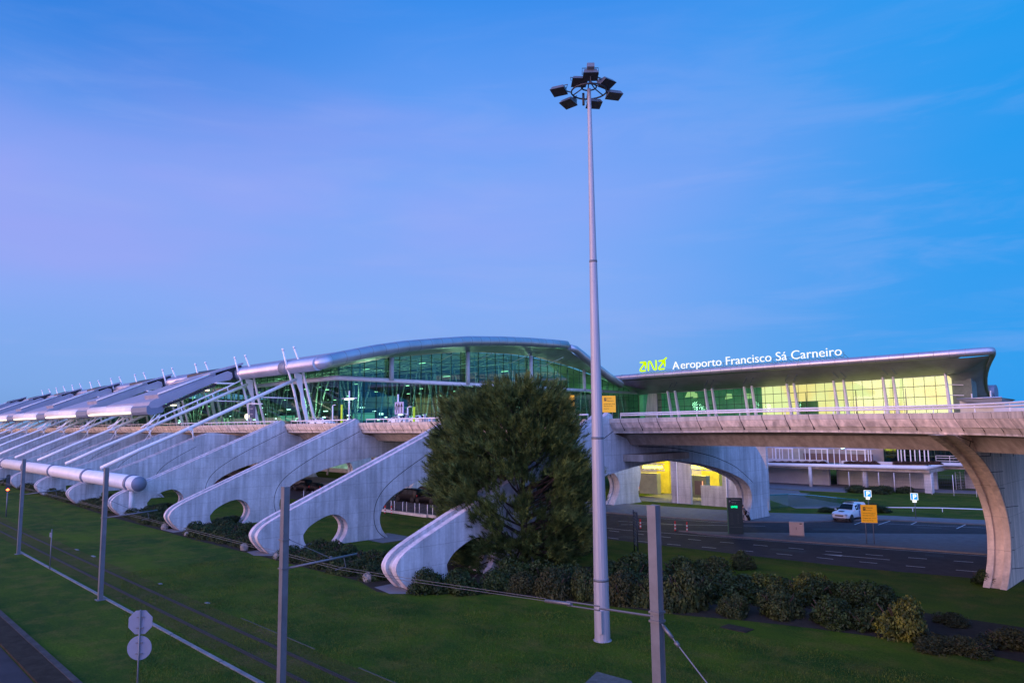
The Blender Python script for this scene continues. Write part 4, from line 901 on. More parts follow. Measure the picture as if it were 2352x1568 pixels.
def strokes(paths, r=.26):
    b = MB()
    for pth in paths:
        pts = [gy('E8', x, y, YE - .3) for x, y in pth]
        b.tube(pts, r, 10)
        for p in pts: b.lathe([(.001, -r * .98), (r * .7, -r * .7), (r * .98, 0), (r * .7, r * .7), (.001, r * .98)], p, 10)
    return b
def solid(b, pts):
    q = [gy('E8', x, y, YE - .3) for x, y in pts]; b.prism([(p.x, p.z) for p in q], lambda u, v, t: (u, t, v), YE - .55, YE - .1); return b
s1 = strokes([[(635, 390), (700, 384), (714, 388), (718, 400), (716, 478)], [(706, 392), (632, 500), (632, 518), (645, 524), (708, 518)]]); solid(s1, [(660, 384), (716, 384), (718, 450)]).build('logo_stroke', M['lime'], lg)
strokes([[(759, 512), (760, 400), (766, 378), (780, 372), (793, 380), (800, 395), (838, 480), (850, 498), (868, 502), (880, 490), (883, 470), (877, 362)]]).build('logo_stroke', M['lime'], lg)
s1 = strokes([[(928, 366), (1005, 352), (1038, 318)], [(1016, 375), (1016, 446)], [(1000, 372), (928, 470), (925, 490), (940, 496), (1004, 488)]]); solid(s1, [(950, 360), (1020, 346), (1022, 430)]).build('logo_stroke', M['lime'], lg)
b = MB(); a2 = gy('E8', 635, 562, YE + .4); b3 = gy('E8', 1070, 530, YE + .4); b.tube([a2, b3], .06, 4)
for k in range(10):
    p = a2.lerp(b3, k / 9); b.tube([(p.x, YE + .5, ez(p.x) + .8), (p.x, YE + .4, p.z + .1)], .05, 4); b.tube([(p.x, YE + .4, p.z), (p.x + 1.0, YE + 1.5, p.z + .9), (p.x + 2.2, YE + 2, ez(p.x) + .9)], .04, 4)
b.build('support_rack', M['darksteel'], lg)
# ---------- terrace building seen under the road ----------
tb = thing('terrace_building', (-45, 121, 0), 'pale low building with a terrace of white posts, seen under the road', 'building')
TB = Matrix.Translation((-45, 121, 0)).inverted()
def B(o): o.matrix_parent_inverse = TB; return o
Y1 = 120.
xl = -72; xc = gy('E7', 620, 1050, Y1).x; zt = gy('E7', 300, 1050, Y1).z
pt = [Vector((xl, Y1, zt - .4)), Vector((xc, Y1, zt)), ]
c2x = gy('E7', 870, 1003, 127)
pt += [Vector((c2x.x, 127, c2x.z)), Vector((c2x.x + 20, 127, c2x.z + .1))]
B(MB().tube(pt, .30, 14).build('edge_tube', M['white'], tb))
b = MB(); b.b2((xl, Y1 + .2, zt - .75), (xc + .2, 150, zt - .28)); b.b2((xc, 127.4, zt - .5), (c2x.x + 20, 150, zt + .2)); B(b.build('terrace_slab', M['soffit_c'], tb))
b = MB(); b.b2((xl, 124.5, 0), (-52.5, 125, zt - .7)); b.b2((-52.5, 127.5, 0), (xc - 1, 128, zt - .7)); b.b2((xc + 1.5, 133, 0), (-14, 133.5, 8)); B(b.build('ground_wall', M['wall'], tb))
b = MB(); cols = [('E6', 1145, 120.0, .28), ('E6', 2000, 121.5, .42)]
for k, x, y, r in cols: p = gy(k, x, 650, y); B(MB().tube([(p.x, y, 0), (p.x, y, zt - .4)], r, 16).build('column', M['wall'], tb))
p = gy('E7', 640, 1200, 121); b.b2((p.x - .6, 121, 0), (p.x + .4, 122, zt - .3)); B(b.build('column', M['wall'], tb))
# upper storey: light band, recessed room, posts, planters
b = MB(); b.b2((xl, 127, zt + 3.2), (-20, 128, zt + 6)); B(b.build('upper_band', M['wall'], tb))
b = MB(); b.b2((xl, 128.2, zt), (-44.5, 128.5, zt + 3.3)); B(b.build('room_wall', mat('beige_room_wall', (.45, .38, .36), .8, var=.15), tb))
b = MB(); b.b2((-57.5, 126.2, zt), (-46, 126.5, zt + 1.5)); B(b.build('brown_screen', M['brown'], tb))
b = MB(); b.b2((-44.5, 127.2, zt), (-24, 127.4, zt + 3.3)); B(b.build('terrace_window', glass('teal_window', (.10, .30, .28), .06), tb))
b = MB(); b.b2((-44.5, 130, zt), (-24, 130.3, zt + 3.3)); B(b.build('dark_room', mat('dark_teal_room', (.02, .05, .05), .8), tb))
b = MB()
for k in range(9): b.tube([(-44.5 + k * 2.5, 127.1, zt), (-44.5 + k * 2.5, 127.1, zt + 3.3)], .06, 4)
b.tube([(-44.5, 127.1, zt + 1.4), (-24, 127.1, zt + 1.4)], .06, 4); B(b.build('window_frame', M['mull'], tb))
def pz(x, y): return gy('E6', x, y, 121.)
zb, zt2 = pz(900, 345).z, pz(900, 170).z
b = MB(); px = [410, 450, 550, 600, 660, 705, 800, 860, 965, 1060, 1130, 1232, 1322, 1410, 1512, 1598, 1700, 1780, 1870, 2000, 2050, 2090]
for x in px:
    q = pz(x, 250).x; big = x in (600, 860, 1130, 1410, 1700, 2000); B(MB().tube([(q, 121, zt - .1), (q, 121, zt2 + (.05 if big else 0))], .11 if big else .07, 4).build('white_post', M['white'], tb))
for x in (165, 215, 270, 360, 430, 505, 580, 640):
    q = gy('E7', x, 850, 121.).x; B(MB().tube([(q, 121, zt - .1), (q, 121, zt2 + .1)], .09, 4).build('white_post', M['white'], tb))
for xa_, xb_ in ((600, 860), (1130, 1410), (1700, 2000)): B(MB().tube([(pz(xa_, 0).x, 121, zt2), (pz(xb_, 0).x, 121, zt2)], .10, 4).build('post_head', M['white'], tb))
for k, (xc_, wd) in enumerate(((330, 260), (730, 330), (1250, 330), (1850, 360))):
    q = pz(xc_, 0).x; h_ = wd / 2 / 3.92 * .574 * .074; b = MB()
    b.add([(q - h_ * 1.2, 121.3, zt2 + .05), (q + h_ * 1.2, 121.3, zt2 + .05), (q + h_ * 1.2, 125, zt2 + .05), (q - h_ * 1.2, 125, zt2 + .05), (q, 123, zt2 + .95)], [(0, 1, 4), (1, 2, 4), (2, 3, 4), (3, 0, 4), (0, 3, 2, 1)]); B(b.build('parasol_roof', M['roofgrey'], tb))
b = MB()
for x in (640, 1030, 1525): q = pz(x, 0).x; b.box((q, 126.0, zt2 + .0), (2.2, .2, .16))
B(b.build('lamp', emis('cyan_white_lamp', (.55, 1., 1.), 4.), tb))
b = MB(); b.b2((xl, 120.35, zt + .18), (pz(1395, 400).x, 121.2, zb + .08)); b.b2((pz(1655, 400).x, 120.35, zt + .18), (xc - .4, 121.2, zb + .08)); B(b.build('planter', M['wall'], tb))
b = MB()
for z in (.35, .75, 1.1): b.tube([(c2x.x - .8, 126.6, c2x.z + .2 + z), (c2x.x + 18, 126.6, c2x.z + .2 + z)], .04, 4)
for k in range(9): b.tube([(c2x.x - .8 + k * 1.9, 126.6, c2x.z + .2), (c2x.x - .8 + k * 1.9, 126.6, c2x.z + 1.3)], .04, 4)
B(b.build('balcony_rail', M['white'], tb))
b = MB(); b.b2((-30, 133, 4), (-12, 150, 12.5)); B(b.build('rear_block', M['wall'], tb))
# glass/metal parapet of the underpass ramp in front of it
b = MB(); rp_ = [gz('E6', *p) for p in ((480, 1120), (840, 1080), (1250, 1090), (1500, 1095))]
q = [gz('E6', 480, 1120), gz('E6', 800, 1090), gz('E6', 1200, 1085), gz('E6', 1560, 1080), gz('E6', 1900, 1050)]
b.grid([[p, p + Vector((0, 0, 1.7 - 1.1 * (i / 4) ** 2))] for i, p in enumerate(q)], False)
b.tube([p + Vector((0, 0, 1.72 - 1.1 * (i / 4) ** 2)) for i, p in enumerate(q)], .06, 5)
ob = b.build('ramp_screen', glass('cloudy_screen', (.45, .62, .62), .3, .2)); tag(ob, 'long low cloudy glass screen curving left of the white pickup', 'glass screen')
# low white barrier on the right verge
b = MB(); q = [gz('B5', *p) for p in ((560, 410), (760, 412), (960, 415), (1250, 425))]
b.tube([p + Vector((0, 0, .45)) for p in q], .07, 6)
for p in q: b.tube([p, p + Vector((0, 0, .45))], .05, 5)
tag(b.build('low_barrier', M['white']), 'low pale roadside barrier on the grass verge below the mesh fence', 'barrier')
# ---------- flood-light mast ----------
MX, MY = -24.66, 30.05
t = thing('floodlight_mast', (MX, MY, 0), 'very tall grey tapering mast topped by a ring of seven floodlights', 'light mast')
b = MB(); seg = [(0, .40), (3.0, .385), (3.0, .375), (10.2, .31), (10.2, .30), (19.6, .205), (19.6, .19), (29.3, .10)]
vs = []
for z, r in seg:
    vs.append([Vector((r * math.cos(2 * PI * k / 16), r * math.sin(2 * PI * k / 16), z)) for k in range(16)])
b.grid(vs, False, True); b.build('pole', M['mast'], t)
MB().lathe([(.001, 0), (.47, 0), (.47, .03), (.41, .04), (.001, .04)], (0, 0, 0), 20).build('base_plate', M['mast'], t)
for z, r in ((3.0, .40), (10.2, .325), (19.6, .215)): MB().lathe([(r - .03, z - .06), (r, z - .06), (r, z + .06), (r - .03, z + .06)], (0, 0, 0), 16).build('sleeve_joint', M['steel'], t)
MB().box((.22, -.40, 1.0), (.24, .14, 1.1)).build('access_door', M['mast'], t)
b = MB(); RR = .98; zr = 29.15
b.tube([(RR * math.cos(a * PI / 12), RR * math.sin(a * PI / 12), zr) for a in range(25)], .045, 6, False)
b.tube([(.42 * math.cos(a * PI / 6), .42 * math.sin(a * PI / 6), zr + .25) for a in range(13)], .04, 6, False)
for a in range(6):
    q = a * PI / 3 + .3; b.tube([(.1 * math.cos(q), .1 * math.sin(q), zr + .55), (.42 * math.cos(q), .42 * math.sin(q), zr + .25), (RR * math.cos(q), RR * math.sin(q), zr)], .035, 5)
b.tube([(-.5, .1, zr - .6), (-.5, .1, zr + .1)], .07, 6); b.build('ring_frame', M['darksteel'], t)
head = Vector((MX, MY, 0)); 
def flood(px, py, yaw, tilt, s=1.0):
    r = ray(px, py); tt = math.hypot(MX, MY); d_ = math.hypot(r.x, r.y); k = tt / d_
    k *= 1 + (py - 206) / 32 * .024; p = Vector((r.x * k, r.y * k, H + r.z * k)) - head
    Rm = (Matrix.Rotation(yaw, 3, 'Z') @ Matrix.Rotation(tilt, 3, 'X')) * 1.15
    h = MB(); h.add([Rm @ Vector(v) + p for v in ((-.36, -.30, -.12), (.36, -.30, -.12), (.36, .30, -.12), (-.36, .30, -.12), (-.28, -.20, .10), (.28, -.20, .10), (.28, .16, .20), (-.28, .16, .20))], [(0, 1, 5, 4), (1, 2, 6, 5), (2, 3, 7, 6), (3, 0, 4, 7), (4, 5, 6, 7)])
    h.box(Rm @ Vector((0, .28, .25)) + p, (.34, .22, .22), Rm)
    o = h.build('floodlight', M['steel'], t)
    MB().add([Rm @ Vector(v) + p for v in ((-.35, -.29, -.13), (.35, -.29, -.13), (.35, .29, -.13), (-.35, .29, -.13))], [(3, 2, 1, 0)]).build('lens', M['darksteel'], o)
    c = Vector((p.x, p.y, 0)); c = c.normalized() * RR if c.length > .1 else c
    MB().tube([Rm @ Vector((0, .2, .2)) + p, (c.x, c.y, zr)], .035, 5).tube([Rm @ Vector((-.38, 0, 0)) + p, Rm @ Vector((-.38, .1, .3)) + p, Rm @ Vector((.38, .1, .3)) + p, Rm @ Vector((.38, 0, 0)) + p], .022, 5).build('bracket', M['darksteel'], o)
for a in ((1284, 207, R(20), R(-14)), (1330, 186, R(50), R(-18)), (1393, 190, R(84), R(-20)), (1410, 217, R(62), R(-10)), (1306, 235, R(2), R(-16)), (1364, 237, R(55), R(-12)), (1356, 172, R(225), R(14))): flood(*a)
# ---------- tram catenary poles ----------
def tram_pole(x, y, zt, arm, lab):
    t = thing('tram_pole', (x, y, 0), lab, 'tram pole', 'catenary poles beside the tram line')
    b = MB(); 
    b.b2((-.15, -.13, 0), (.15, -.115, zt)); b.b2((-.15, .115, 0), (.15, .13, zt)); b.b2((-.13, -.115, 0), (.13, .115, zt - .01)); b.build('pole', M['steel'], t)
    MB().b2((-.28, -.26, 0), (.28, .26, .04)).build('base_plate', M['steel'], t)
    b = MB()
    for z in (5.2, 6.35) if arm else (zt - 2.65, zt - 2.45): b.box((0, 0, z), (.36, .34, .05))
    b.build('clamp', M['cable'], t)
    if arm:
        b = MB(); b.tube([(.1, .15, 5.2), (.6, 3.1, 5.45)], .05, 6).tube([(.1, .15, 6.35), (.35, 1.9, 5.42)], .018, 4).tube([(.5, 2.5, 5.4), (.52, 2.6, 4.95), (.3, 2.2, 4.85)], .02, 4)
        b.box((.1, .35, 5.22), (.07, .18, .07)).box((.38, 1.95, 5.42), (.08, .1, .1)); b.build('cantilever', M['cable'], t)
    return t
PX_ = [(-152.4, 14.7, 8.4), (-127.8, 14.7, 8.4), (-103.1, 14.7, 8.4), (-78.4, 14.69, 8.35), (-53.65, 14.69, 8.42), (-28.8, 14.69, 8.5)]
for i, (x, y, zt) in enumerate(PX_):
    n_ = len(PX_) - i + 1
    tram_pole(x, y, zt, True, 'grey steel tram pole with a wire arm, ' + ORD[n_ - 1] + ' from the right along the tram rails')
ap = tram_pole(-10.4, 14.69, 9.04, False, 'nearest thick grey tram pole with a stay rope in front of the shrubs')
for c_ in ap.children:
    for v_ in c_.data.vertices: v_.co.x *= .80; v_.co.y *= .80
b = MB(); P = Vector((0, 0, 6.45)); q = (gy('B4', 385, 1568, 14.69) - Vector((-10.4, 14.69, 0))); q2 = P + (q - P) * 1.9
b.tube([P, P + (q2 - P) * .07], .02, 5).tube([P + (q2 - P) * .07, P + (q2 - P) * .17], .045, 6).tube([P + (q2 - P) * .17, q2], .016, 5).tube([P + (q2 - P) * .20, P + (q2 - P) * .235], .05, 6)
b.build('stay_rope', M['cable'], ap)
# overhead wires
def wire(pts, r=.012, lab='', name='tram_wire'):
    b = MB(); b.tube(pts, r, 4); tag(b.build(name, M['cable']), lab, 'tram wire')
w1 = [gy('B3', 910, 775, 15.4), gy('B3', 0, 628, 16.5), gy('B2', 910, 483, 17.2)]
e_ = Vector((-28.5, 17.1, 4.85)); st = Vector((-10.45, 14.6, 6.5))
c1 = [Vector((-153, 17.1, 5.0)), Vector((-128, 17.1, 4.9)), Vector((-103, 17.1, 4.9)), Vector((-78, 17.1, 4.88)), Vector((-53.2, 17.1, 4.88)), e_]
for q in range(2):
    b = MB(); mid_ = e_.lerp(st, .78); mid_.z -= .02
    b.tube([v + Vector((0, .0, q * .10)) for v in c1] + [e_.lerp(st, .35) + Vector((0, 0, -.05 + q * .1)), mid_ + Vector((0, 0, q * .06))], .009, 4)
    if q == 0:
        b.tube([mid_, e_.lerp(st, .84)], .05, 6).tube([e_.lerp(st, .83) + Vector((0, 0, .05)), e_.lerp(st, .90) + Vector((0, 0, .05))], .02, 5).tube([e_.lerp(st, .83) - Vector((0, 0, .05)), e_.lerp(st, .90) - Vector((0, 0, .05))], .02, 5).tube([e_.lerp(st, .90), st], .028, 5)
    tag(b.build('tram_wire', M['cable']), 'lower tram contact wire with turnbuckle, running from pole to pole to the nearest pole' if q == 0 else 'upper one of the two close parallel tram wires', 'tram wire')
# ---------- pine ----------
def needles(centers, dirs, n, ln, wd, spread, name, m, par):
    """tufts of needle-shaped faces"""
    C = np.repeat(centers, n, 0); D = np.repeat(dirs, n, 0); k = len(C)
    v = D + nrg.normal(0, spread, (k, 3)); v /= np.linalg.norm(v, axis=1)[:, None]
    off = nrg.uniform(-.2, 1., (k, 1)) * D * ln * 1.1
    a = C + off; l_ = ln * nrg.uniform(.6, 1.15, (k, 1)); tip = a + v * l_
    s = np.cross(v, nrg.normal(0, 1, (k, 3))); s /= np.linalg.norm(s, axis=1)[:, None]; s *= wd
    V = np.empty((k * 3, 3)); V[0::3] = a - s; V[1::3] = a + s; V[2::3] = tip
    return npmesh(name, V, np.arange(k * 3).reshape(-1, 3), m, par)
TX, TY = -41.2, 40.8
pine = thing('pine_tree', (TX, TY, 0), 'large dark bushy pine tree standing in front of the terminal, left of the tall mast', 'pine tree')
b = MB(); b.tube([(0, 0, 0), (-.1, .1, 2.0), (.1, 0, 4.5), (-.2, .1, 8), (0, 0, 11.5)], [.48, .40, .33, .22, .08], 12); b.build('trunk', M['bark'], pine)
# crown outline measured from the photograph: (px, py) hull in the camera-facing plane
depth = (Vector((TX, TY, 0)) - Vector((0, 0, 0))).length
hull = [(1003, 900), (1045, 878), (1085, 895), (1130, 862), (1160, 868), (1200, 850), (1248, 862), (1290, 870), (1300, 905), (1330, 960), (1315, 985), (1338, 1018), (1360, 1070), (1368, 1130), (1330, 1150), (1362, 1200), (1345, 1260), (1280, 1300), (1200, 1290), (1120, 1300), (1040, 1285), (975, 1225), (1010, 1195), (1020, 1160), (985, 1120), (985, 1060), (1010, 1035), (978, 1010), (985, 985), (1020, 975), (1010, 940)]
cd = math.hypot(TX, TY)
def to_plane(px, py):
    d = ray(px, py); tt = cd / math.hypot(d.x, d.y) if False else None
    n = Vector((TX, TY, 0)).normalized(); k = cd / d.dot(n); p = d * k; return p.dot(Vector((n.y, -n.x, 0))), p.z + H
hull = [(1175 + (x - 1175) * .93, 1085 + (y - 1085) * .91 + 16) for x, y in hull]
hl = [to_plane(*p) for p in hull]
def inside(u, v):
    c = False
    for (x1, y1), (x2, y2) in zip(hl, hl[1:] + hl[:1]):
        if (y1 > v) != (y2 > v) and u < (x2 - x1) * (v - y1) / (y2 - y1) + x1: c = not c
    return c
um, uM = min(h[0] for h in hl), max(h[0] for h in hl); zm, zM = min(h[1] for h in hl), max(h[1] for h in hl)
nn = Vector((TX, TY, 0)).normalized(); rr_ = Vector((nn.y, -nn.x, 0))
clumps = []
tries = 0
while len(clumps) < 430 and tries < 120000:
    tries += 1
    u, v = rnd.uniform(um, uM), rnd.uniform(zm, zM)
    if not inside(u, v): continue
    hw = 6.2 * math.sqrt(max(.05, 1 - ((v - 6.5) / 8.6) ** 2)); d = rnd.uniform(-1, 1) * math.sqrt(max(.03, 1 - (u / (hw + .6)) ** 2 if abs(u) < hw + .5 else .03)) * hw * .85
    if (u * u + d * d) < (hw * .34) ** 2 and v < 10.5 and rnd.random() < .8: continue
    if abs(u - .3) < 1.9 and 3 < v < 8.2 and d < 3.5 and rnd.random() < .72: continue
    p = rr_ * u + nn * d + Vector((0, 0, v))
    if any((p - q).length < .80 for q in clumps): continue
    clumps.append(p)
cc, dd_ = [], []
limbs = MB()
for ci, p in enumerate(clumps):
    out = Vector((p.x, p.y, 0)); out = (out.normalized() if out.length > .3 else Vector((0, 0, 0))) * .75 + Vector((0, 0, .85 if p.z > 3 else .45)); out.normalize()
    r = rnd.uniform(.75, 1.15)
    if ci % 2 == 0: 
        z0 = max(1.8, p.z - 1.2 - .25 * math.hypot(p.x, p.y)); limbs.tube([(0, 0, z0), (p.x * .5, p.y * .5, (z0 + p.z) / 2 - .2), tuple(p)], [.11, .07, .03], 5)
    for k in range(30):
        q = Vector((rnd.gauss(0, .36), rnd.gauss(0, .36), rnd.gauss(0, .34))) * r + p
        dv = (out + (q - p) * .5 + Vector((rnd.gauss(0, .13), rnd.gauss(0, .13), rnd.gauss(0, .1)))).normalized(); cc.append(tuple(q)); dd_.append(tuple(dv))
# straggling sprays that break the outline
for k in range(0, len(hl)):
    for j in range(5):
        t_ = rnd.random(); a, c = hl[k], hl[(k + 1) % len(hl)]; u = a[0] + (c[0] - a[0]) * t_; v = a[1] + (c[1] - a[1]) * t_
        p = rr_ * u * .92 + nn * rnd.uniform(-1.5, 1.5) + Vector((0, 0, v)); out = (rr_ * u * .12 + Vector((0, 0, .5 + rnd.uniform(-.2, .5)))).normalized()
        for s in range(5):
            q = p + out * (.16 * s) ; cc.append(tuple(q)); dd_.append(tuple(out))
limbs.build('branches', M['bark'], pine)
M['pine'] = leaf_mat('pine_needles', (.022, .042, .011), (.135, .180, .046), .9)
needles(np.array(cc), np.array(dd_), 30, .46, .019, .38, 'crown', M['pine'], pine)
# ---------- shrubs ----------
M['leafA'] = leaf_mat('dark_shrub_leaf', (.012, .023, .006), (.034, .055, .012), 2.0)
M['leafB'] = leaf_mat('olive_shrub_leaf', (.017, .026, .007), (.052, .066, .017), 2.0)
M['leafC'] = leaf_mat('golden_tip_leaf', (.022, .034, .007), (.14, .14, .02), 2.2)
M['leafD'] = leaf_mat('brown_dry_leaf', (.018, .022, .007), (.044, .046, .014), 2.0)
M['leafE'] = leaf_mat('dark_red_trailing_leaf', (.03, .018, .015), (.07, .04, .03), 2.0)
def shrub_mesh(n, lx, seed, m, ls=.075, flat=.9, tips=False):
    g = np.random.default_rng(seed)
    # lobes so that the outline is uneven
    nl = 11; lob = g.normal(0, 1, (nl, 3)); lob[:, 2] = np.abs(lob[:, 2]); lob /= np.linalg.norm(lob, axis=1)[:, None]; lr = g.uniform(.30, .52, nl)
    k = g.integers(0, nl, n); d = g.normal(0, 1, (n, 3)); d /= np.linalg.norm(d, axis=1)[:, None]
    c = lob[k] * (1 - lr[k])[:, None] * np.array([1, 1, flat]) + d * (lr[k] * g.uniform(.72, 1.04, n))[:, None]
    c[:, 2] = np.abs(c[:, 2]) ; nrm_ = d + g.normal(0, .55, (n, 3)); nrm_ /= np.linalg.norm(nrm_, axis=1)[:, None]
    a = np.cross(nrm_, g.normal(0, 1, (n, 3))); a /= np.linalg.norm(a, axis=1)[:, None]; b = np.cross(nrm_, a); s = g.uniform(.6, 1.3, (n, 1)) * ls
    V = np.empty((n * 4, 3)); V[0::4] = c - a * s; V[1::4] = c + b * s * .55; V[2::4] = c + a * s; V[3::4] = c - b * s * .55
    return V, np.arange(n * 4).reshape(-1, 4)
def stems(par, h, r, nst=7):
    b = MB()
    for q in range(nst):
        a = 2 * PI * q / nst + rnd.random(); b.tube([(0, 0, 0), (math.cos(a) * r * .3, math.sin(a) * r * .3, h * .4), (math.cos(a) * r * .62, math.sin(a) * r * .62, h * .8)], [.05, .03, .015], 5)
    return b.build('stem', M['bark'], par)
SH = {}
def shrub(x, y, rx, ry, h, kind, lab, group=None, rz=0., name='shrub'):
    key = kind
    if key not in SH:
        t = thing(name, (0, 0, 0), '', 'shrub')
        mats = {'A': 'leafA', 'B': 'leafB', 'C': 'leafC', 'D': 'leafD', 'G': 'leafA', 'E': 'leafE'}
        V, Fc = shrub_mesh(5200 if kind != 'G' else 4200, 1, ord(kind), M[mats[kind]], .050 if kind in 'AG' else .045)
        npmesh('foliage', V, Fc, M[mats[kind]], t)
        # inner leaf mass keeps daylight from showing right through
        V, Fc = shrub_mesh(1500, 1, ord(kind) + 50, None, .12); npmesh('inner_foliage', V * .72, Fc, M[mats[kind]], t)
        stems(t, .8, 1.0); SH[key] = [t, False]
    src, used = SH[key]
    t = src if not used else copy_tree(src); SH[key][1] = True
    t.location = (x, y, 0); t.scale = (rx, ry, h); t.rotation_euler = (0, 0, rz); t['label'] = lab
    if group: t['group'] = group
    return t
# measured shrubs right of the pine: (px, py of foot, width px, height px, kind, words)
def px_shrub(px, py, wpx, hpx, kind, lab, group='shrubs in the bed right of the pine'):
    p = atz(px, py); dep = p.dot(Vector((fw.x, fw.y, 0)).normalized()); s = dep / F
    back = Vector((p.x, p.y, 0)).normalized() * (wpx * s * .45); q = p + back
    shrub(q.x, q.y, wpx * s * rnd.uniform(.52, .68), wpx * s * .6, hpx * s * rnd.uniform(.74, .98), kind, lab, group, rnd.uniform(0, 6))
row = [(985, 1367, 90, 68, 'A'), (1060, 1366, 100, 66, 'A'), (1140, 1364, 90, 70, 'A'), (1205, 1366, 80, 62, 'D'), (1275, 1377, 90, 72, 'D'), (1345, 1384, 80, 80, 'B'), (1430, 1396, 110, 92, 'D'),
  (1500, 1400, 90, 100, 'B'), (1580, 1412, 120, 116, 'B'), (1640, 1330, 90, 62, 'B'), (1690, 1420, 76, 60, 'B'), (1672, 1385, 120, 90, 'A'), (1790, 1425, 100, 78, 'B'), (1755, 1380, 110, 86, 'C'), (1862, 1388, 100, 92, 'C'), (1905, 1445, 110, 80, 'A'), (1960, 1400, 90, 70, 'A'), (1990, 1456, 90, 70, 'A'), (2070, 1472, 125, 118, 'C')]
desc_ = {'A': 'dark green', 'B': 'olive brown', 'C': 'golden-tipped', 'D': 'dry brownish'}
order = sorted(range(len(row)), key=lambda i: row[i][0])
for i in range(len(row)):
    r_ = row[i]; same = [j for j in order if row[j][4] == r_[4]]; pos = same.index(i)
    lab = '%s %s shrub from the left in the bed between pine and pylon' % (ORD[pos], desc_[r_[4]])
    if i == len(row) - 1: lab = 'big golden-tipped round shrub standing alone at the right end of the shrub bed'
    px_shrub(*r_, lab)
for i in range(13):
    px = 1180 + i * 68; px_shrub(px, 1352 + (px - 1180) * .062 + rnd.uniform(-6, 6), rnd.uniform(95, 125), rnd.uniform(52, 74), 'G' if i % 3 else 'A', ORD[i] + ' dark green filler shrub from the left behind the front row of shrubs')
px_shrub(1705, 1310, 56, 56, 'B', 'small upright shrub behind the shrub bed, right against the road edge')
for i, (px, py, wd, hh) in enumerate(((1465, 1345, 120, 70), (1560, 1335, 90, 60), (1400, 1340, 90, 60))):
    px_shrub(px, py, wd, hh, 'A', ['wide low dark shrub behind the bed, just right of the tall mast', 'low dark shrub behind the bed, right behind the nearest tram pole', 'low dark shrub behind the bed, hidden partly by the tall mast'][i])
for i, (px, py) in enumerate(((2260, 1345), (2150, 1500), (2230, 1510), (2320, 1500), (2180, 1440))):
    px_shrub(px, py, (60, 120, 110, 120, 80)[i], (36, 40, 44, 46, 36)[i], 'D' if i else 'A', ['dark small shrub at the foot of the curved pylon', 'first low brown creeping shrub right of the golden shrub', 'second low brown creeping shrub right of the golden shrub', 'low brown creeping shrub at the right picture edge', 'low dry shrub behind the first creeping shrub'][i])
# low spreading shrubs between the buttress feet
bays = [(-45.6, -59.2), (-64.6, -80.3), (-85.2, -101.4), (-105.5, -121.5), (-126, -142), (-147, -163), (-168, -184), (-189, -205), (-210, -240)]
for bi, (xa_, xb_) in enumerate(bays):
    n = 7 if bi < 3 else 5
    for k in range(n):
        for rw in range(2 if bi < 4 else 1):
            x = xa_ + (xb_ - xa_) * (k + .5) / n + rnd.uniform(-.4, .4); y = 30.6 + rw * 2.2 + rnd.uniform(-.3, .3)
            if bi > 3: y = 30.8
            hgt = rnd.uniform(1.1, 1.6) + .25 * rw; wx = abs(xb_ - xa_) / n * .85
            shrub(x, y, wx, rnd.uniform(1.3, 1.7), hgt, 'G', '%s low shrub in the %s row between the %s and %s buttress feet' % (ORD[k], 'front' if rw == 0 else 'back', ORD[bi], ORD[bi + 1]), 'low shrubs between the buttress feet', rnd.choice((0, PI)) + rnd.uniform(-.3, .3))
for i, (x, y, rx, h) in enumerate(((-81.5, 36, 2.2, 1.0), (-60.6, 37.6, 0.1, .1), (-103, 36, 2, 1.0))):
    if i != 1: shrub(x - 3, y, rx, rx, h, 'G', 'low dark shrub seen through the %s buttress opening from the right' % ORD[i + 2], 'low shrubs between the buttress feet')
for i, (px, py, w_, h_) in enumerate(((1938, 1180, 50, 20), (2010, 1178, 60, 22), (1900, 1177, 40, 16), (2025, 1135, 70, 20), (1970, 1132, 60, 20), (2080, 1133, 50, 18))):
    px_shrub(px, py, w_, h_, 'A' if i < 3 else 'B', ['low green bush directly behind the white pickup bonnet', 'low green bush behind the yellow notice board', 'low green bush left of the white pickup', 'middle low bush on the grass bank above the pickup', 'left low bush on the grass bank above the pickup', 'right low bush on the grass bank above the pickup'][i], 'low bushes behind the car park')
# dark shrub under the pine on its right side
px_shrub(1325, 1275, 110, 120, 'A', 'dark shrub in the shade under the right side of the pine')
# trailing plants over the terrace planters
for i, x in enumerate((560, 680, 800, 930, 1060, 1190, 1320, 1740, 1860, 1990, 2120)):
    q = gy('E6', x, 370, 120.2)
    tr_ = shrub(q.x, 120.3, 1.15, .30, .62, 'E', ORD[i] + ' dark trailing plant from the left over the terrace planters', 'trailing plants on the terrace', 0, 'trailing_plant'); tr_.location.z = q.z - .45
for i, x in enumerate((150, 270, 400, 520, 660, 760)):
    q = gy('E7', x, 960, 120.2); tr_ = shrub(q.x, 120.3, 1.0, .30, .62, 'E', ORD[i] + ' trailing plant of the right-hand terrace planter', 'trailing plants on the terrace', 0, 'trailing_plant'); tr_.location.z = q.z - .45
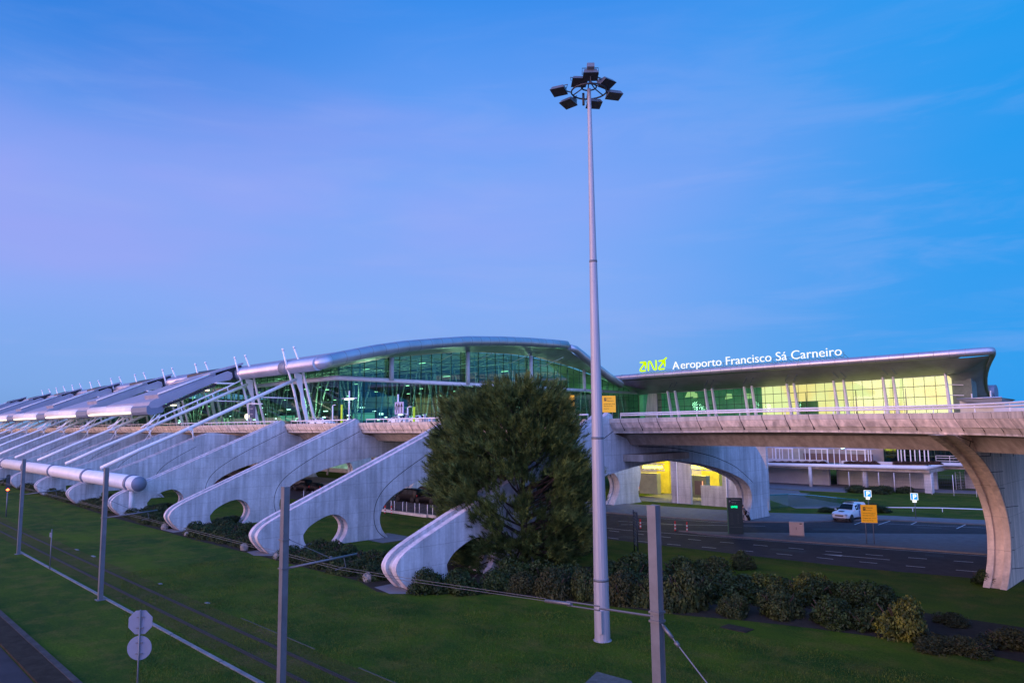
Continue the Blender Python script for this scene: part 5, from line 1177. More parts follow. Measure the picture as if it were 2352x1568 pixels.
# boulders
def boulder(p, s, lab):
    b = MB(); g = random.Random(int(abs(p.x) * 10)); nlat, nlon = 7, 10; rows = []
    for a in range(nlat):
        th = PI * a / (nlat - 1) * .98 + .01; rows.append([Vector((math.sin(th) * math.cos(2 * PI * k / nlon), math.sin(th) * math.sin(2 * PI * k / nlon) * .8, math.cos(th) * .85 + .45)) * s * g.uniform(.82, 1.15) + Vector((p.x, p.y, 0)) for k in range(nlon)])
    b.grid(rows, False, True); tag(b.build('boulder', M['stone']), lab, 'boulder', 'pale boulders along the planting bed')
boulder(gz('B2', 1050, 808) + Vector((-.2, .4, 0)), .45, 'pale boulder in front of the planting bed, left of the nearest buttress foot')
boulder(gz('B2', 375, 640) + Vector((-.2, .3, 0)), .42, 'pale boulder hidden partly by the tram pole at the second buttress foot')
boulder(gz('B2', 125, 570) + Vector((-.2, .3, 0)), .45, 'grey boulder in the shrubs between second and third buttress feet')
boulder(gz('B1', 1225, 412) + Vector((-.2, .3, 0)), .45, 'brownish boulder left of the third buttress foot')
boulder(gz('B1', 1390, 458) + Vector((-.2, .3, 0)), .3, 'small whitish boulder right of the third buttress foot')
boulder(gz('B3', 190, 720) + Vector((0, .3, 0)), .6, 'pale boulder behind the shrubs under the pine')
boulder(gz('B3', 140, 720) + Vector((0, .3, 0)), .25, 'small pinkish boulder beside the pale boulder under the pine')

# grass blades of the near lawn
nb = 230000; gx_ = nrg.uniform(-62, -6, nb); gy_ = nrg.uniform(4.5, 36, nb)
keep = ~((gy_ < 9.6) & (gx_ < -29.5)) & ~((gy_ > 28.2) & (gx_ < -38)) & ~((gy_ > 28.2 + (gx_ + 42) * .42) & (gx_ >= -42)) & (gy_ > 9.6 - (gx_ + 30) * .27) & ~((abs(gy_ - 16.42) < .15) | (abs(gy_ - 17.86) < .15) | (abs(gy_ - 15.03) < .12))
gx_, gy_ = gx_[keep], gy_[keep]; nb = len(gx_); hh = nrg.uniform(.03, .085, nb) * (1 + .5 * np.sin(gx_ * .9) * np.cos(gy_ * 1.3)); an = nrg.uniform(0, 2 * PI, nb); ww = .014
V = np.empty((nb * 3, 3)); V[0::3] = np.stack([gx_ - np.cos(an) * ww, gy_ - np.sin(an) * ww, np.zeros(nb)], 1); V[1::3] = np.stack([gx_ + np.cos(an) * ww, gy_ + np.sin(an) * ww, np.zeros(nb)], 1)
V[2::3] = np.stack([gx_ + nrg.normal(0, .03, nb), gy_ + nrg.normal(0, .03, nb), hh], 1)
M['blade'] = leaf_mat('grass_blade', (.022, .056, .006), (.080, .108, .010), .35)
tag(npmesh('grass_blades', V, np.arange(nb * 3).reshape(-1, 3), M['blade']), 'short lawn grass blades in the foreground', 'grass', kind='stuff')
# ---------- signs at the lower left ----------
y0 = 10.0; c1_ = gy('B1', 1060, 1108, y0); c2_s = gy('B1', 1052, 1302, y0); s_ = (c1_ - c2_s).length
t = thing('road_sign', (c1_.x, c1_.y, 0), 'backs of an octagonal and a round grey road sign on one post', 'road sign')
RM = Matrix.Rotation(math.atan2(-c1_.x * .0 + .70, .72) * 1.0, 3, 'Z') @ Matrix.Rotation(R(8), 3, 'Z')
def disc(par, n, r, z, th, m, name, rot0=0.):
    b = MB(); b.prism([(r * math.cos(2 * PI * (k + rot0) / n), r * math.sin(2 * PI * (k + rot0) / n)) for k in range(n)], lambda u, v, q: tuple(RM @ Vector((u, q, v)) + Vector((0, 0, z))), 0, th); return b.build(name, m, par, .006)
disc(t, 8, s_ * .50, c1_.z, .02, M['signgrey'], 'octagonal_plate', .5); disc(t, 40, s_ * .475, c2_s.z, .02, M['signgrey'], 'round_plate')
MB().tube([tuple(RM @ Vector((0, -.05, 0))), tuple(RM @ Vector((0, -.05, 0)) + Vector((0, 0, c1_.z + s_ * .5)))], .032, 8).build('post', M['steel'], t)
b = MB()
for z in (c1_.z - .2, c1_.z + .2, c2_s.z + .2, c2_s.z - .2): b.box(RM @ Vector((0, -.04, 0)) + Vector((0, 0, z)), (.26, .05, .03), RM)
b.build('clamp', M['steel'], t)
# tram signal with red lamp
p = gz('B1', 45, 312)
t = thing('tram_signal', (p.x, p.y, 0), 'black tram signal showing a red light on a thin post at the left edge', 'signal')
MB().tube([(0, 0, 0), (0, 0, 3.2)], .07, 8).build('post', M['steel'], t)
b = MB(); vd = Vector((p.x, p.y, 0)).normalized(); RS = Matrix.Rotation(math.atan2(vd.y, vd.x) - PI / 2, 3, 'Z')
pr = [(.24 * math.cos(R(a)), (.95 if math.sin(R(a)) > 0 else -.70) + .24 * math.sin(R(a))) for a in range(0, 360, 20)]
b.prism(pr, lambda u, v, q: tuple(RS @ Vector((u, q, v)) + Vector((0, 0, 4.1))), -.12, .15); b.build('signal_head', M['darksteel'], t)
b = MB(); b.prism([(.17 * math.cos(R(a)), .13 * math.sin(R(a)) - .72) for a in range(0, 360, 30)], lambda u, v, q: tuple(RS @ Vector((u, q, v)) + Vector((0, 0, 4.1))), -.17, -.125); b.build('red_lamp', M['redlamp'], t)
# little marker post by the duct
p = gz('B1', 375, 710)
t = thing('marker_post', (p.x, p.y, 0), 'thin marker post with two small grey plates beside the tram duct', 'marker post')
MB().tube([(0, 0, 0), (0, 0, 3.1)], .04, 6).build('post', M['steel'], t)
b = MB(); b.box((-.18, -.05, 2.65), (.28, .04, .34)); b.box((.22, -.05, 2.65), (.12, .04, .34)); b.build('plate', M['signgrey'], t)
# ---------- parking signs ----------
def yawmat(deg): return Matrix.Rotation(R(deg), 3, 'Z')
def face_cam(p): return math.degrees(math.atan2(p.y, p.x)) - 90
def psign(base, ctr_w, lab):
    g_ = atz(*base); k = W(*ctr_w); d = ray(*k); kk = math.hypot(g_.x, g_.y) / math.hypot(d.x, d.y); c = Vector((d.x * kk, d.y * kk, H + d.z * kk))
    t = thing('parking_sign', (g_.x, g_.y, 0), lab, 'parking sign', 'blue P signs in the car park'); Rm = yawmat(face_cam(g_)); dep = g_.dot(Vector((fw.x, fw.y, 0)).normalized()); w_ = 15.2 * dep / F
    MB().tube([(0, .04, 0), (0, .04, c.z)], .035, 6).build('post', M['steel'], t)
    def pl(hw, hh, cz, y, m, nm):
        b = MB(); b.add([Rm @ Vector((sx * hw, yy, sz * hh)) + Vector((0, 0, cz)) for yy in (y, y + .03) for sx, sz in ((-1, -1), (1, -1), (1, 1), (-1, 1))], [(0, 1, 2, 3), (7, 6, 5, 4), (0, 4, 5, 1), (1, 5, 6, 2), (2, 6, 7, 3), (3, 7, 4, 0)]); return b.build(nm, m, t)
    pl(w_ * .5, w_ * .5, c.z, 0, M['wemit'], 'plate_border'); pl(w_ * .43, w_ * .43, c.z, -.035, M['blueface'], 'plate'); pl(w_ * .28, w_ * .17, c.z - w_ * .69, 0, M['wemit'], 'lower_plate')
    o = font_obj('P', w_ * .98, M['wemit'], t, 'letter', .01, .02); ww = width('P', w_ * .98)
    o.matrix_local = Matrix.Translation(Rm @ Vector((-ww * .52, -.06, -w_ * .35)) + Vector((0, 0, c.z))) @ (Rm @ Matrix.Rotation(PI / 2, 3, 'X')).to_4x4()
psign(W('B5', 467, 470), ('B5', 465, 292), 'blue parking sign with white P above the yellow notice board')
psign(W('B5', 781, 470), ('B5', 780, 312), 'blue parking sign with white P standing alone left of the curved pylon')
# ---------- yellow notice boards ----------
def yboard(c, w_, h_, lab, base_z=0., legs=(-.25, .25), lines=None):
    t = thing('notice_board', (c.x, c.y, base_z), lab, 'notice board', 'yellow notice boards'); Rm = yawmat(face_cam(c) + 8)
    b = MB()
    for q in legs: p = Rm @ Vector((q * w_, .05, 0)); b.tube([p, p + Vector((0, 0, c.z - base_z))], .035, 6)
    b.build('post', M['steel'], t)
    b = MB(); b.box((0, 0, c.z - base_z), (w_, .04, h_), Rm); b.build('board', M['yellow'], t, .02)
    b = MB(); b.box(Rm @ Vector((-w_ * .28, -.025, h_ * .28)) + Vector((0, 0, c.z - base_z)), (w_ * .16, .01, h_ * .19), Rm); b.build('symbol_panel', M['blackink'], t)
    o = font_obj('P', h_ * .17, M['yellow'], t, 'symbol', .004); o.matrix_local = Matrix.Translation(Rm @ Vector((-w_ * .325, -.035, h_ * .22)) + Vector((0, 0, c.z - base_z))) @ (Rm @ Matrix.Rotation(PI / 2, 3, 'X')).to_4x4()
    for tx, x, z, s in lines or (('Chegadas', -.17, .31, .115), ('Arrivals', -.17, .17, .115), ('Terminal Passageiros', -.40, .0, .10), ('Passenger terminal', -.40, -.12, .10), ('Paragem m\u00e1x. 10 min', -.40, -.27, .10), ('Max. stay 10 min', -.40, -.40, .10)):
        o = font_obj(tx, h_ * s * .80, M['blackink'], t, 'text_line', .004); o.matrix_local = Matrix.Translation(Rm @ Vector((x * w_, -.03, z * h_)) + Vector((0, 0, c.z - base_z))) @ (Rm @ Matrix.Rotation(PI / 2, 3, 'X')).to_4x4()
    return t
g_ = Vector((-25.5, 68.3, 0)); d = ray(*W('B5', 478, 428)); kk = math.hypot(g_.x, g_.y) / math.hypot(d.x, d.y); yboard(Vector((g_.x, g_.y, H + d.z * kk)), 1.30, 1.55, 'large yellow notice board with black text on two posts in front of the white pickup', legs=(-.25, .22))
for lab, wx, x, y, Y_, w_, h_ in (('yellow notice board on the elevated road just right of the tall mast', 'E8', 141, 1040, 58., 1.35, 1.65), ('yellow notice board on the elevated road half hidden by the pine top', 'A3', 1712, 612, 58., 1.30, 1.7)):
    c = gy(wx, x, y, Y_); yboard(c, w_, h_, lab, 10.86, lines=(('Partidas', -.17, .31, .115), ('Departures', -.17, .17, .115), ('Paragem m\u00e1x. 10 min', -.40, -.02, .10), ('Max. stay 10 min', -.40, -.14, .10), ('Kiss & Fly', -.40, -.30, .10)))
# ---------- dark green information totem ----------
g_ = Vector((-37.1, 65.9, 0)); t = thing('information_totem', (g_.x, g_.y, 0), 'tall dark green information totem with a glowing green display by the road', 'totem'); Rm = yawmat(face_cam(g_) + 4)
b = MB(); b.box((0, .0, 1.78), (1.36, .22, 3.56), Rm); b.build('panel', M['darkgreen'], t, .02)
b = MB(); b.box(Rm @ Vector((-.72, 0, 1.78)), (.10, .26, 3.58), Rm); b.build('edge_strip', mat('green_edge', (.06, .16, .08), .5), t)
o = font_obj('LIVRE', .27, M['greenled'], t, 'display', .01, .012); o.matrix_local = Matrix.Translation(Rm @ Vector((-.40, -.13, 2.62))) @ (Rm @ Matrix.Rotation(PI / 2, 3, 'X')).to_4x4(); o.scale = (.92, 1, 1)
M['paleink'] = mat('pale_lettering', (.5, .5, .5), .7); M['dimink'] = mat('dim_lettering', (.10, .13, .13), .7)
def totline(tx, x, z, s, m):
    o = font_obj(tx, s, m, t, 'text_line', .004); o.matrix_local = Matrix.Translation(Rm @ Vector((x, -.125, z))) @ (Rm @ Matrix.Rotation(PI / 2, 3, 'X')).to_4x4()
totline('Estacionamento', -.32, 3.34, .13, M['paleink']); totline('Parking', -.32, 3.06, .13, M['paleink']); totline('P', -.58, 3.12, .30, M['paleink'])
for k in range(10): totline(('Tarifa', '15 min', '30 min', '45 min', '1 hora', '2 horas', '3 horas', '6 horas', '12 horas', '24 horas')[k], -.5, 2.10 - k * .12, .09, M['dimink']); 
for k in range(8): totline(('0,50', '1,00', '1,50', '2,00', '3,50', '5,00', '8,00', '12,00')[k], .15, 1.98 - k * .12, .09, M['dimink'])
b = MB(); b.box(Rm @ Vector((0, -.12, .78)), (1.1, .01, .02), Rm); b.build('divider', M['dimink'], t)
# beige cabinet
t = thing('utility_cabinet', (-32.3, 68.6, .13), 'beige street cabinet with double doors on the traffic island', 'cabinet'); Rm = yawmat(face_cam(Vector((-32.3, 68.6, 0))) - 3)
MB().box((0, 0, .68), (1.30, .42, 1.22), Rm).build('body', M['stonebox'], t, .02)
b = MB(); b.box(Rm @ Vector((-.30, -.215, .66)), (.58, .02, 1.05), Rm); b.box(Rm @ Vector((.31, -.215, .66)), (.58, .02, 1.05), Rm); b.build('door', M['stonebox'], t, .008)
b = MB(); b.box(Rm @ Vector((-.03, -.235, .70)), (.03, .03, .26), Rm); b.box(Rm @ Vector((.38, -.235, 1.14)), (.2, .01, .08), Rm); b.build('handle', M['blackink'], t)
MB().box((0, 0, .04), (1.34, .46, .08), Rm).build('plinth', M['kerb'], t)
# red and white bollards
bl0 = None
for i, q in enumerate((gz('E5', 245, 1235), gz('E5', 412, 1240), gz('E5', 790, 1270), gz('E5', 975, 1285))):
    lab = 'red and white striped flexible bollard, %s from the left on the road by the arch' % ORD[i]
    if bl0 is None:
        bl0 = thing('striped_bollard', q, lab, 'bollard', 'striped bollards on the road')
        MB().lathe([(.001, .0), (.16, .0), (.16, .05), (.001, .06)], (0, 0, 0), 12).build('foot', M['black'], bl0)
        for k, (z0, z1) in enumerate(((.06, .22), (.22, .38), (.38, .55), (.55, .72), (.72, 1.02))): MB().lathe([(.075, z0), (.075, z1 - .003)], (0, 0, 0), 12).build('band', M['red' if k % 2 == 0 else 'wband'], bl0)
        MB().lathe([(.075, 1.02), (.001, 1.04)], (0, 0, 0), 12).build('cap', M['red'], bl0)
    else: c = copy_tree(bl0); c.location = q; c['label'] = lab
for i, (x, y) in enumerate(((1208, 290), (1257, 292))):
    q = gz('B2', x, y); c = copy_tree(bl0); c.location = q; c['label'] = ('left' if i == 0 else 'right') + ' one of two striped bollards beside the mesh fence seen through the second arch'; c['group'] = 'striped bollards by the fence'
# direction sign seen edge-on (louvred back) near the mast
a, c = gz('B3', 1393, 575), gz('B3', 1420, 600); t = thing('roadside_sign', ((a.x + c.x) / 2, (a.y + c.y) / 2, 0), 'narrow grey slatted sign seen edge-on between the mast and the nearest tram pole', 'road sign')
o_ = t.location; d = (c - a).normalized(); zt = (aty(*W('B3', 1400, 262), a.y)).z
b = MB()
for p in (a, c): b.tube([(p.x - o_.x, p.y - o_.y, 0), (p.x - o_.x, p.y - o_.y, zt)], .05, 6)
b.build('post', M['darksteel'], t)
b = MB(); m_ = (a + c) / 2 - o_
for k in range(12): b.box((m_.x, m_.y, zt - .15 - k * .24), ((c - a).length, .04, .17), Matrix.Rotation(math.atan2(d.y, d.x), 3, 'Z'))
b.build('slat_panel', M['steel'], t)
# low dark rail posts left of it
b = MB()
for k in range(4): q = gz('B3', 1190 + k * 80, 378 + k * 6); b.tube([q, q + Vector((0, 0, 1.0))], .035, 5)
q0, q1 = gz('B3', 1190, 378), gz('B3', 1430, 398); b.tube([q0 + Vector((0, 0, 1)), q1 + Vector((0, 0, 1))], .025, 5)
tag(b.build('guard_rail', M['darksteel']), 'low dark post-and-rail barrier right of the tall mast', 'barrier')
# ---------- mesh fences ----------
def mesh_fence(pts, h, step, lab, base=0., mm=None, kerb=False, slats=0):
    t = thing('mesh_fence', pts[0], lab, 'fence'); o_ = Vector(pts[0]); b = MB(); mesh_ = MB(); kb = MB()
    for p, q in zip(pts, pts[1:]):
        p, q = Vector(p), Vector(q); n = max(1, round((q - p).length / step))
        for k in range(n + 1): r = p.lerp(q, k / n) - o_; MB().tube([r, r + Vector((0, 0, h + .05))], .045, 6).build('fence_post', M['white'], t)
        for k in range(7): z = base + .1 + (h - base - .15) * k / 6; mesh_.tube([p - o_ + Vector((0, 0, z)), q - o_ + Vector((0, 0, z))], .010, 3)
        nv_ = int((q - p).length / .22)
        for k in range(nv_): r = p.lerp(q, k / nv_) - o_; mesh_.tube([r + Vector((0, 0, base + .1)), r + Vector((0, 0, h))], .006, 3)
        if kerb:
            d = (q - p).normalized(); nrm_ = Vector((-d.y, d.x, 0)) * .18; kb.add([p - o_ - nrm_, q - o_ - nrm_, q - o_ + nrm_, p - o_ + nrm_] + [v + Vector((0, 0, .32)) for v in (p - o_ - nrm_, q - o_ - nrm_, q - o_ + nrm_, p - o_ + nrm_)], [(0, 1, 5, 4), (1, 2, 6, 5), (2, 3, 7, 6), (3, 0, 4, 7), (4, 5, 6, 7)])
    mesh_.build('mesh_panel', M['steel'] if mm is None else mm, t)
    if kerb: kb.build('base_wall', M['deckplain'], t)
q1, q2 = gz('B2', 1285, 285), gz('B2', 1650, 330); q3 = q1 + (q2 - q1) * 2.4
mesh_fence([Vector((q1.x - .2, q1.y, 0)), q3], 1.45, 2.6, 'white-posted mesh fence on a low wall seen through the second and third arches', .3, kerb=True)
mesh_fence([Vector((-101, q1.y, 0)), Vector((-71, q1.y, 0))], 1.45, 2.6, 'white-posted mesh fence on a low wall left of the third buttress', .3, kerb=True)
mesh_fence([Vector((-46.4, 117.2, 0)), Vector((-44.8, 118.8, 0)), Vector((-38.2, 118.9, 0)), Vector((-27, 119.3, 0))], 2.9, 2.6, 'tall mesh fence with white posts in front of the terrace building')
mesh_fence([gz('E7', 1080, 1400), gz('E7', 1340, 1380) + Vector((2, 9, 0))], 2.7, 1.3, 'short white fence behind the tall mesh fence at the curved pylon', mm=M['white'])
# ---------- things on the elevated road ----------
ZD = 10.86
def on_deck(wk, x, y, Yd=63.): return gy(wk, x, y, Yd)
def street_lamp(x_, top, Yd, lab, armd=1):
    p = gy(*top, Yd); t = thing('street_lamp', (p.x, Yd, ZD), lab, 'street lamp', 'street lamps on the elevated road'); h = p.z - ZD
    MB().tube([(0, 0, 0), (0, 0, h)], .11, 8).build('pole', M['white'], t)
    if armd == 2:
        MB().tube([(-2.1, 0, h - 1.1), (2.1, 0, h - 1.15)], .07, 6).build('arm', M['white'], t); b = MB()
        for s in (-1, 1): b.box((s * .75, 0, h - 1.25), (.75, .25, .12))
        b.build('lamp_head', M['lampw'], t)
    elif armd == 1:
        MB().tube([(0, 0, h - 2.6), (2.2, 0, h - 2.8)], .07, 6).build('arm', M['white'], t); MB().box((.7, 0, h - 2.85), (.6, .25, .14)).build('lamp_head', M['lampw'], t); MB().box((2.1, 0, h - 3.1), (.4, .2, .4)).build('camera', M['signgrey'], t)
    else:
        MB().tube([(0, 0, h), (.45, 0, h + .12)], .06, 6).box((.6, 0, h + .1), (.45, .2, .1)).build('lamp_head', M['white'], t)
street_lamp(0, ('E3', 1950, 835), 60, 'tall white double-armed street lamp with two lit lamps on the elevated road', 2)
street_lamp(0, ('E9', 545, 155), 60, 'tall white pole with one lit lamp arm behind the blue-grey arrow sign', 1)
street_lamp(0, ('E9', 770, 465), 62, 'short white lamp pole right of the arrow sign', 0)
street_lamp(0, ('E3', 1690, 1065), 62, 'short white lamp pole left of the double-armed lamp', 0)
for i, (k, x, y) in enumerate((('E3', 1832, 1050), ('E9', 917, 450))):
    p = gy(k, x, y, 62); t = thing('marker_column', (p.x, 62, ZD), ['lime green slim column left of the double-armed street lamp', 'lime green slim column right of the arrow sign'][i], 'column', 'lime columns on the elevated road')
    MB().box((0, 0, (p.z - ZD) / 2), (.30, .22, p.z - ZD)).build('shaft', M['limepost'], t, .03); MB().box((0, 0, .05), (.5, .4, .1)).build('foot', M['steel'], t)
# arrow sign: pale board, three arrows, a bus-stop ring
A_ = gy('E9', 468, 625, 59.6); Bq = gy('E9', 675, 330, 59.6); w_ = Bq.x - A_.x; h_ = Bq.z - A_.z; Rm = yawmat(0)
t = thing('lane_sign', (A_.x + w_ / 2, 59.6, ZD), 'pale board with three upward black arrows on the elevated road', 'road sign'); zb_ = A_.z - ZD
MB().box((0, 0, zb_ + h_ / 2), (w_, .08, h_)).build('board', mat('lavender_board', (.36, .36, .55), .5), t, .02)
b = MB()
for f in (.22, .49, .79):
    x = -w_ / 2 + w_ * f; b.prism([(x - .06, zb_ + .15), (x + .06, zb_ + .15), (x + .06, zb_ + h_ - .65), (x + .28, zb_ + h_ - .7), (x, zb_ + h_ - .12), (x - .28, zb_ + h_ - .7), (x - .06, zb_ + h_ - .65)], lambda u, v, q: (u, q, v), -.065, -.045)
b.build('arrow', M['blackink'], t)
b = MB(); x = -w_ / 2 + w_ * .22; b.tube([(x + .30 * math.cos(q * PI / 8), -.07, zb_ + h_ * .5 + .30 * math.sin(q * PI / 8)) for q in range(17)], .035, 5); b.box((x, -.06, zb_ + h_ * .5), (.42, .02, .42)); b.build('ring_symbol', M['signgrey'], t)
b = MB(); b.tube([(-w_ * .42, .05, 0), (-w_ * .42, .05, zb_ + .3)], .07, 6).tube([(w_ * .32, .05, 0), (w_ * .32, .05, zb_ + .3)], .07, 6); b.build('post', M['steel'], t)
# dark blue direction sign with white post at the left frame
p0, p1 = gy('E3', 385, 1255, 58), gy('E3', 475, 1050, 58)
t = thing('direction_sign', (p0.x, 58, ZD), 'dark blue direction sign with pale text rows by the second leaning frame', 'road sign')
b = MB(); b.box(((p1.x - p0.x) / 2, 0, (p0.z + p1.z) / 2 - ZD), (p1.x - p0.x, .1, p1.z - p0.z)); b.build('board', mat('navy_board', (.015, .035, .10), .5), t)
b = MB()
for k in range(4): b.box(((p1.x - p0.x) * .4, -.07, p1.z - ZD - .7 - k * .95), ((p1.x - p0.x) * .5, .02, .22))
b.build('text_row', M['signgrey'], t); pz_ = gy('E3', 368, 1050, 58)
b = MB(); b.tube([(pz_.x - p0.x, 0, 0), (pz_.x - p0.x, 0, pz_.z - ZD + .2), (pz_.x - p0.x + 5.5, 0, pz_.z - ZD)], .12, 6); b.build('post', M['white'], t)
gb = MB(); g0 = gy('E3', 345, 1235, 58); gb.lathe([(.001, -.5), (.35, -.35), (.42, 0), (.35, .35), (.001, .5)], (g0.x - p0.x, 0, g0.z - ZD), 10); gb.build('glow_box', M['striplight'], t)
# small concrete blocks and posts showing over the parapet
for i, (x, y0_, y1_, w_) in enumerate(((738, 815, 695, 26), (1097, 770, 738, 100), (1235, 770, 732, 22), (1358, 770, 730, 60), (1168, 760, 625, 18))):
    a = gy('E9', x, y1_, 56); ww = w_ / 5.88 * .574 * .062
    t = thing('service_box', (a.x, 56, ZD), 'beige service box, %s from the left, just above the parapet left of the pine' % ORD[i], 'service box', 'boxes above the parapet')
    MB().box((0, 0, (a.z - ZD) / 2), (ww, .4, a.z - ZD)).build('body', M['stonebox'], t, .03); MB().box((0, 0, a.z - ZD + .02), (ww * 1.1, .46, .05)).build('lid', M['kerb'], t)
# ---------- vehicles: lofted bodies ----------
def wheel(par, x, y, r, w=.2):
    o = MB().lathe([(r * .62, -w / 2), (r * .92, -w / 2), (r, -w * .32), (r, w * .32), (r * .92, w / 2), (r * .62, w / 2)], (0, 0, 0), 20, 'y').build('wheel', M['rubber'], par); o.location = (x, y, r)
    b = MB(); s = 1 if y > 0 else -1
    b.lathe([(.001, s * w * .36), (r * .16, s * w * .40), (r * .20, s * w * .30), (r * .56, s * w * .30), (r * .64, s * w * .48), (r * .64, -s * w * .3)], (0, 0, 0), 20, 'y')
    for k in range(5):
        a = 2 * PI * k / 5; b.box((math.cos(a) * r * .36, s * w * .38, math.sin(a) * r * .36), (r * .5, .02, r * .13), Matrix.Rotation(-a, 3, 'Y'))
    b.build('rim', M['rim'], o)
def car(kind, paint, lab, loc, rz, group=None, cat='car', name='parked_car'):
    t = thing(name, loc, lab, cat, group, rz)
    # stations along x: (x, half width at belt, zbottom, zbelt, half width roof, zroof)  front at +x
    if kind == 'sedan': st = [(-2.25, .62, .42, .82, .60, .86), (-2.12, .80, .30, .95, .70, .98), (-1.6, .88, .24, 1.00, .66, 1.06), (-1.05, .90, .22, 1.00, .62, 1.36), (-.3, .90, .22, .98, .62, 1.46), (.35, .90, .22, .96, .60, 1.41), (1.0, .89, .22, .94, .68, 1.00), (1.6, .87, .24, .86, .70, .90), (2.1, .80, .28, .74, .62, .78), (2.28, .60, .38, .62, .50, .64)]; wr, wb, L_ = .33, (-1.35, 1.42), 0
    elif kind == 'van': st = [(-2.38, .70, .40, 1.0, .66, 1.35), (-2.30, .88, .28, 1.06, .74, 1.72), (-1.6, .93, .22, 1.06, .74, 1.84), (-.5, .93, .22, 1.05, .74, 1.87), (.5, .93, .22, 1.03, .72, 1.84), (1.15, .92, .22, 1.02, .70, 1.45), (1.7, .90, .24, .98, .74, 1.08), (2.15, .86, .28, .86, .68, .92), (2.38, .66, .36, .68, .54, .72)]; wr, wb, L_ = .34, (-1.5, 1.5), 0
    else: st = [(-2.60, .80, .52, 1.10, .66, 1.20), (-2.52, .90, .44, 1.14, .74, 1.60), (-2.2, .92, .40, 1.14, .76, 1.82), (-1.2, .92, .38, 1.13, .74, 1.86), (-.3, .92, .38, 1.12, .72, 1.84), (.35, .92, .38, 1.11, .70, 1.76), (1.05, .92, .38, 1.10, .78, 1.16), (1.8, .91, .40, 1.05, .80, 1.10), (2.35, .88, .44, .96, .74, .99), (2.55, .72, .48, .80, .62, .84)]; wr, wb, L_ = .39, (-1.55, 1.55), 0
    rows = []
    for (x, w_, z0, zb, wr_, zr) in st:
        rows.append([Vector(p) for p in ((x, -w_ * .92, z0), (x, -w_, z0 + .12), (x, -w_ * 1.0, (z0 + zb) / 2), (x, -w_ * .97, zb), (x, -wr_ * 1.0, zr - .06), (x, -wr_ * .85, zr), (x, 0, zr + .03), (x, wr_ * .85, zr), (x, wr_ * 1.0, zr - .06), (x, w_ * .97, zb), (x, w_ * 1.0, (z0 + zb) / 2), (x, w_, z0 + .12), (x, w_ * .92, z0))])
    b = MB(); b.grid(rows); n = len(rows[0])
    for r_ in (rows[0], rows[-1]): b.add(r_, [tuple(range(n))])
    b.grid([[r_[0], r_[-1]] for r_ in rows], False); body = b.build('body', M[paint], t)
    # glass: side, windscreen and rear panes offset from the shell
    cab = [i for i in range(len(st) - 1) if st[i][5] - st[i][3] > .22 and st[i + 1][5] - st[i + 1][3] > .22]
    for s in (-1, 1):
        for q, i in enumerate(cab):
            A, B2 = st[i], st[i + 1]; pts = []
            for (S_, fx) in ((A, .06), (B2, .96)):
                x = A[0] + (B2[0] - A[0]) * fx; w1 = (A[1] + (B2[1] - A[1]) * fx) * .97; zb = A[3] + (B2[3] - A[3]) * fx; wr1 = A[4] + (B2[4] - A[4]) * fx; zr = A[5] + (B2[5] - A[5]) * fx - .06
                for f in (.10, .88): pts.append(Vector((x, s * (w1 + (wr1 - w1) * f + .012), zb + (zr - zb) * f)))
            if kind == 'pickup' and q in (0, 1) : continue
            MB().add(pts, [(0, 2, 3, 1)]).build('side_window', M['carglass'], t)
    i = cab[-1] + 1
    if i + 1 < len(st):
        A, B2 = st[i], st[i + 1]
        def sc_(f, g): x = A[0] + (B2[0] - A[0]) * f; wr1 = A[4] + (B2[4] - A[4]) * f; zr = A[5] + (B2[5] - A[5]) * f + .025; return Vector((x + .015, g * wr1 * .88, zr + .015))
        MB().add([sc_(.05, -1), sc_(.05, 1), sc_(.92, 1.1), sc_(.92, -1.1), sc_(.05, 0) + Vector((0, 0, .02)), sc_(.92, 0) + Vector((0, 0, .02))], [(0, 4, 5, 3), (4, 1, 2, 5)]).build('windscreen', M['carglass'], t)
    A, B2 = st[1], st[2] if kind != 'sedan' else st[3]
    if kind == 'sedan':
        A, B2 = st[2], st[3]; MB().add([(A[0] + .08, -A[4] * .85, A[5] + .06), (A[0] + .08, A[4] * .85, A[5] + .06), (B2[0] - .05, B2[4] * .85, B2[5] + .02), (B2[0] - .05, -B2[4] * .85, B2[5] + .02)], [(0, 1, 2, 3)]).build('rear_window', M['carglass'], t)
    for x in wb:
        for y in (-.82, .82): wheel(t, x, y * (1.0 if kind != 'pickup' else 1.02), wr, .22)
        b = MB()
        for s in (-1, 1): b.lathe([(wr * 1.16, s * .86), (wr * 1.16, s * .935), (.001, s * .936)], (x, 0, wr), 20, 'y')
        b.build('wheel_arch', M['black'], t)
    xf, xr = st[-1][0], st[0][0]; zf = st[-1][3]
    for s in (-1, 1):
        MB().box((xf - .12, s * st[-2][1] * .78, zf + .02), (.22, .30, .16), Matrix.Rotation(-s * R(28), 3, 'Z')).build('headlight', M['rim'], t, .03)
        MB().box((xr + .06, s * st[1][1] * .82, st[1][3] - .12), (.12, .20, .30)).build('tail_light', M['red'], t, .02)
        MB().box((st[-4][0] + .05, s * (st[-4][1] + .10), st[-4][3] + .10), (.12, .2, .15)).build('mirror', M[paint], t, .03)
    b = MB(); b.box((xf + .0, 0, zf - .10), (.06, .90, .14)); b.build('grille', M['black'], t, .01)
    b = MB(); b.box((xf + .02, 0, zf - .28), (.03, .50, .11)); b.build('number_plate', M['wband'], t)
    b = MB(); b.box((xf - .02, 0, .42), (.16, 1.3, .16)); b.build('bumper', M[paint] if kind != 'pickup' else M['steel'], t, .04)
    return t
wf = [gz('E4', 535, 1235), gz('E4', 815, 1240), gz('E4', 1040, 1190)]
v = (wf[1] - wf[2]); ang = math.atan2(v.y, v.x)
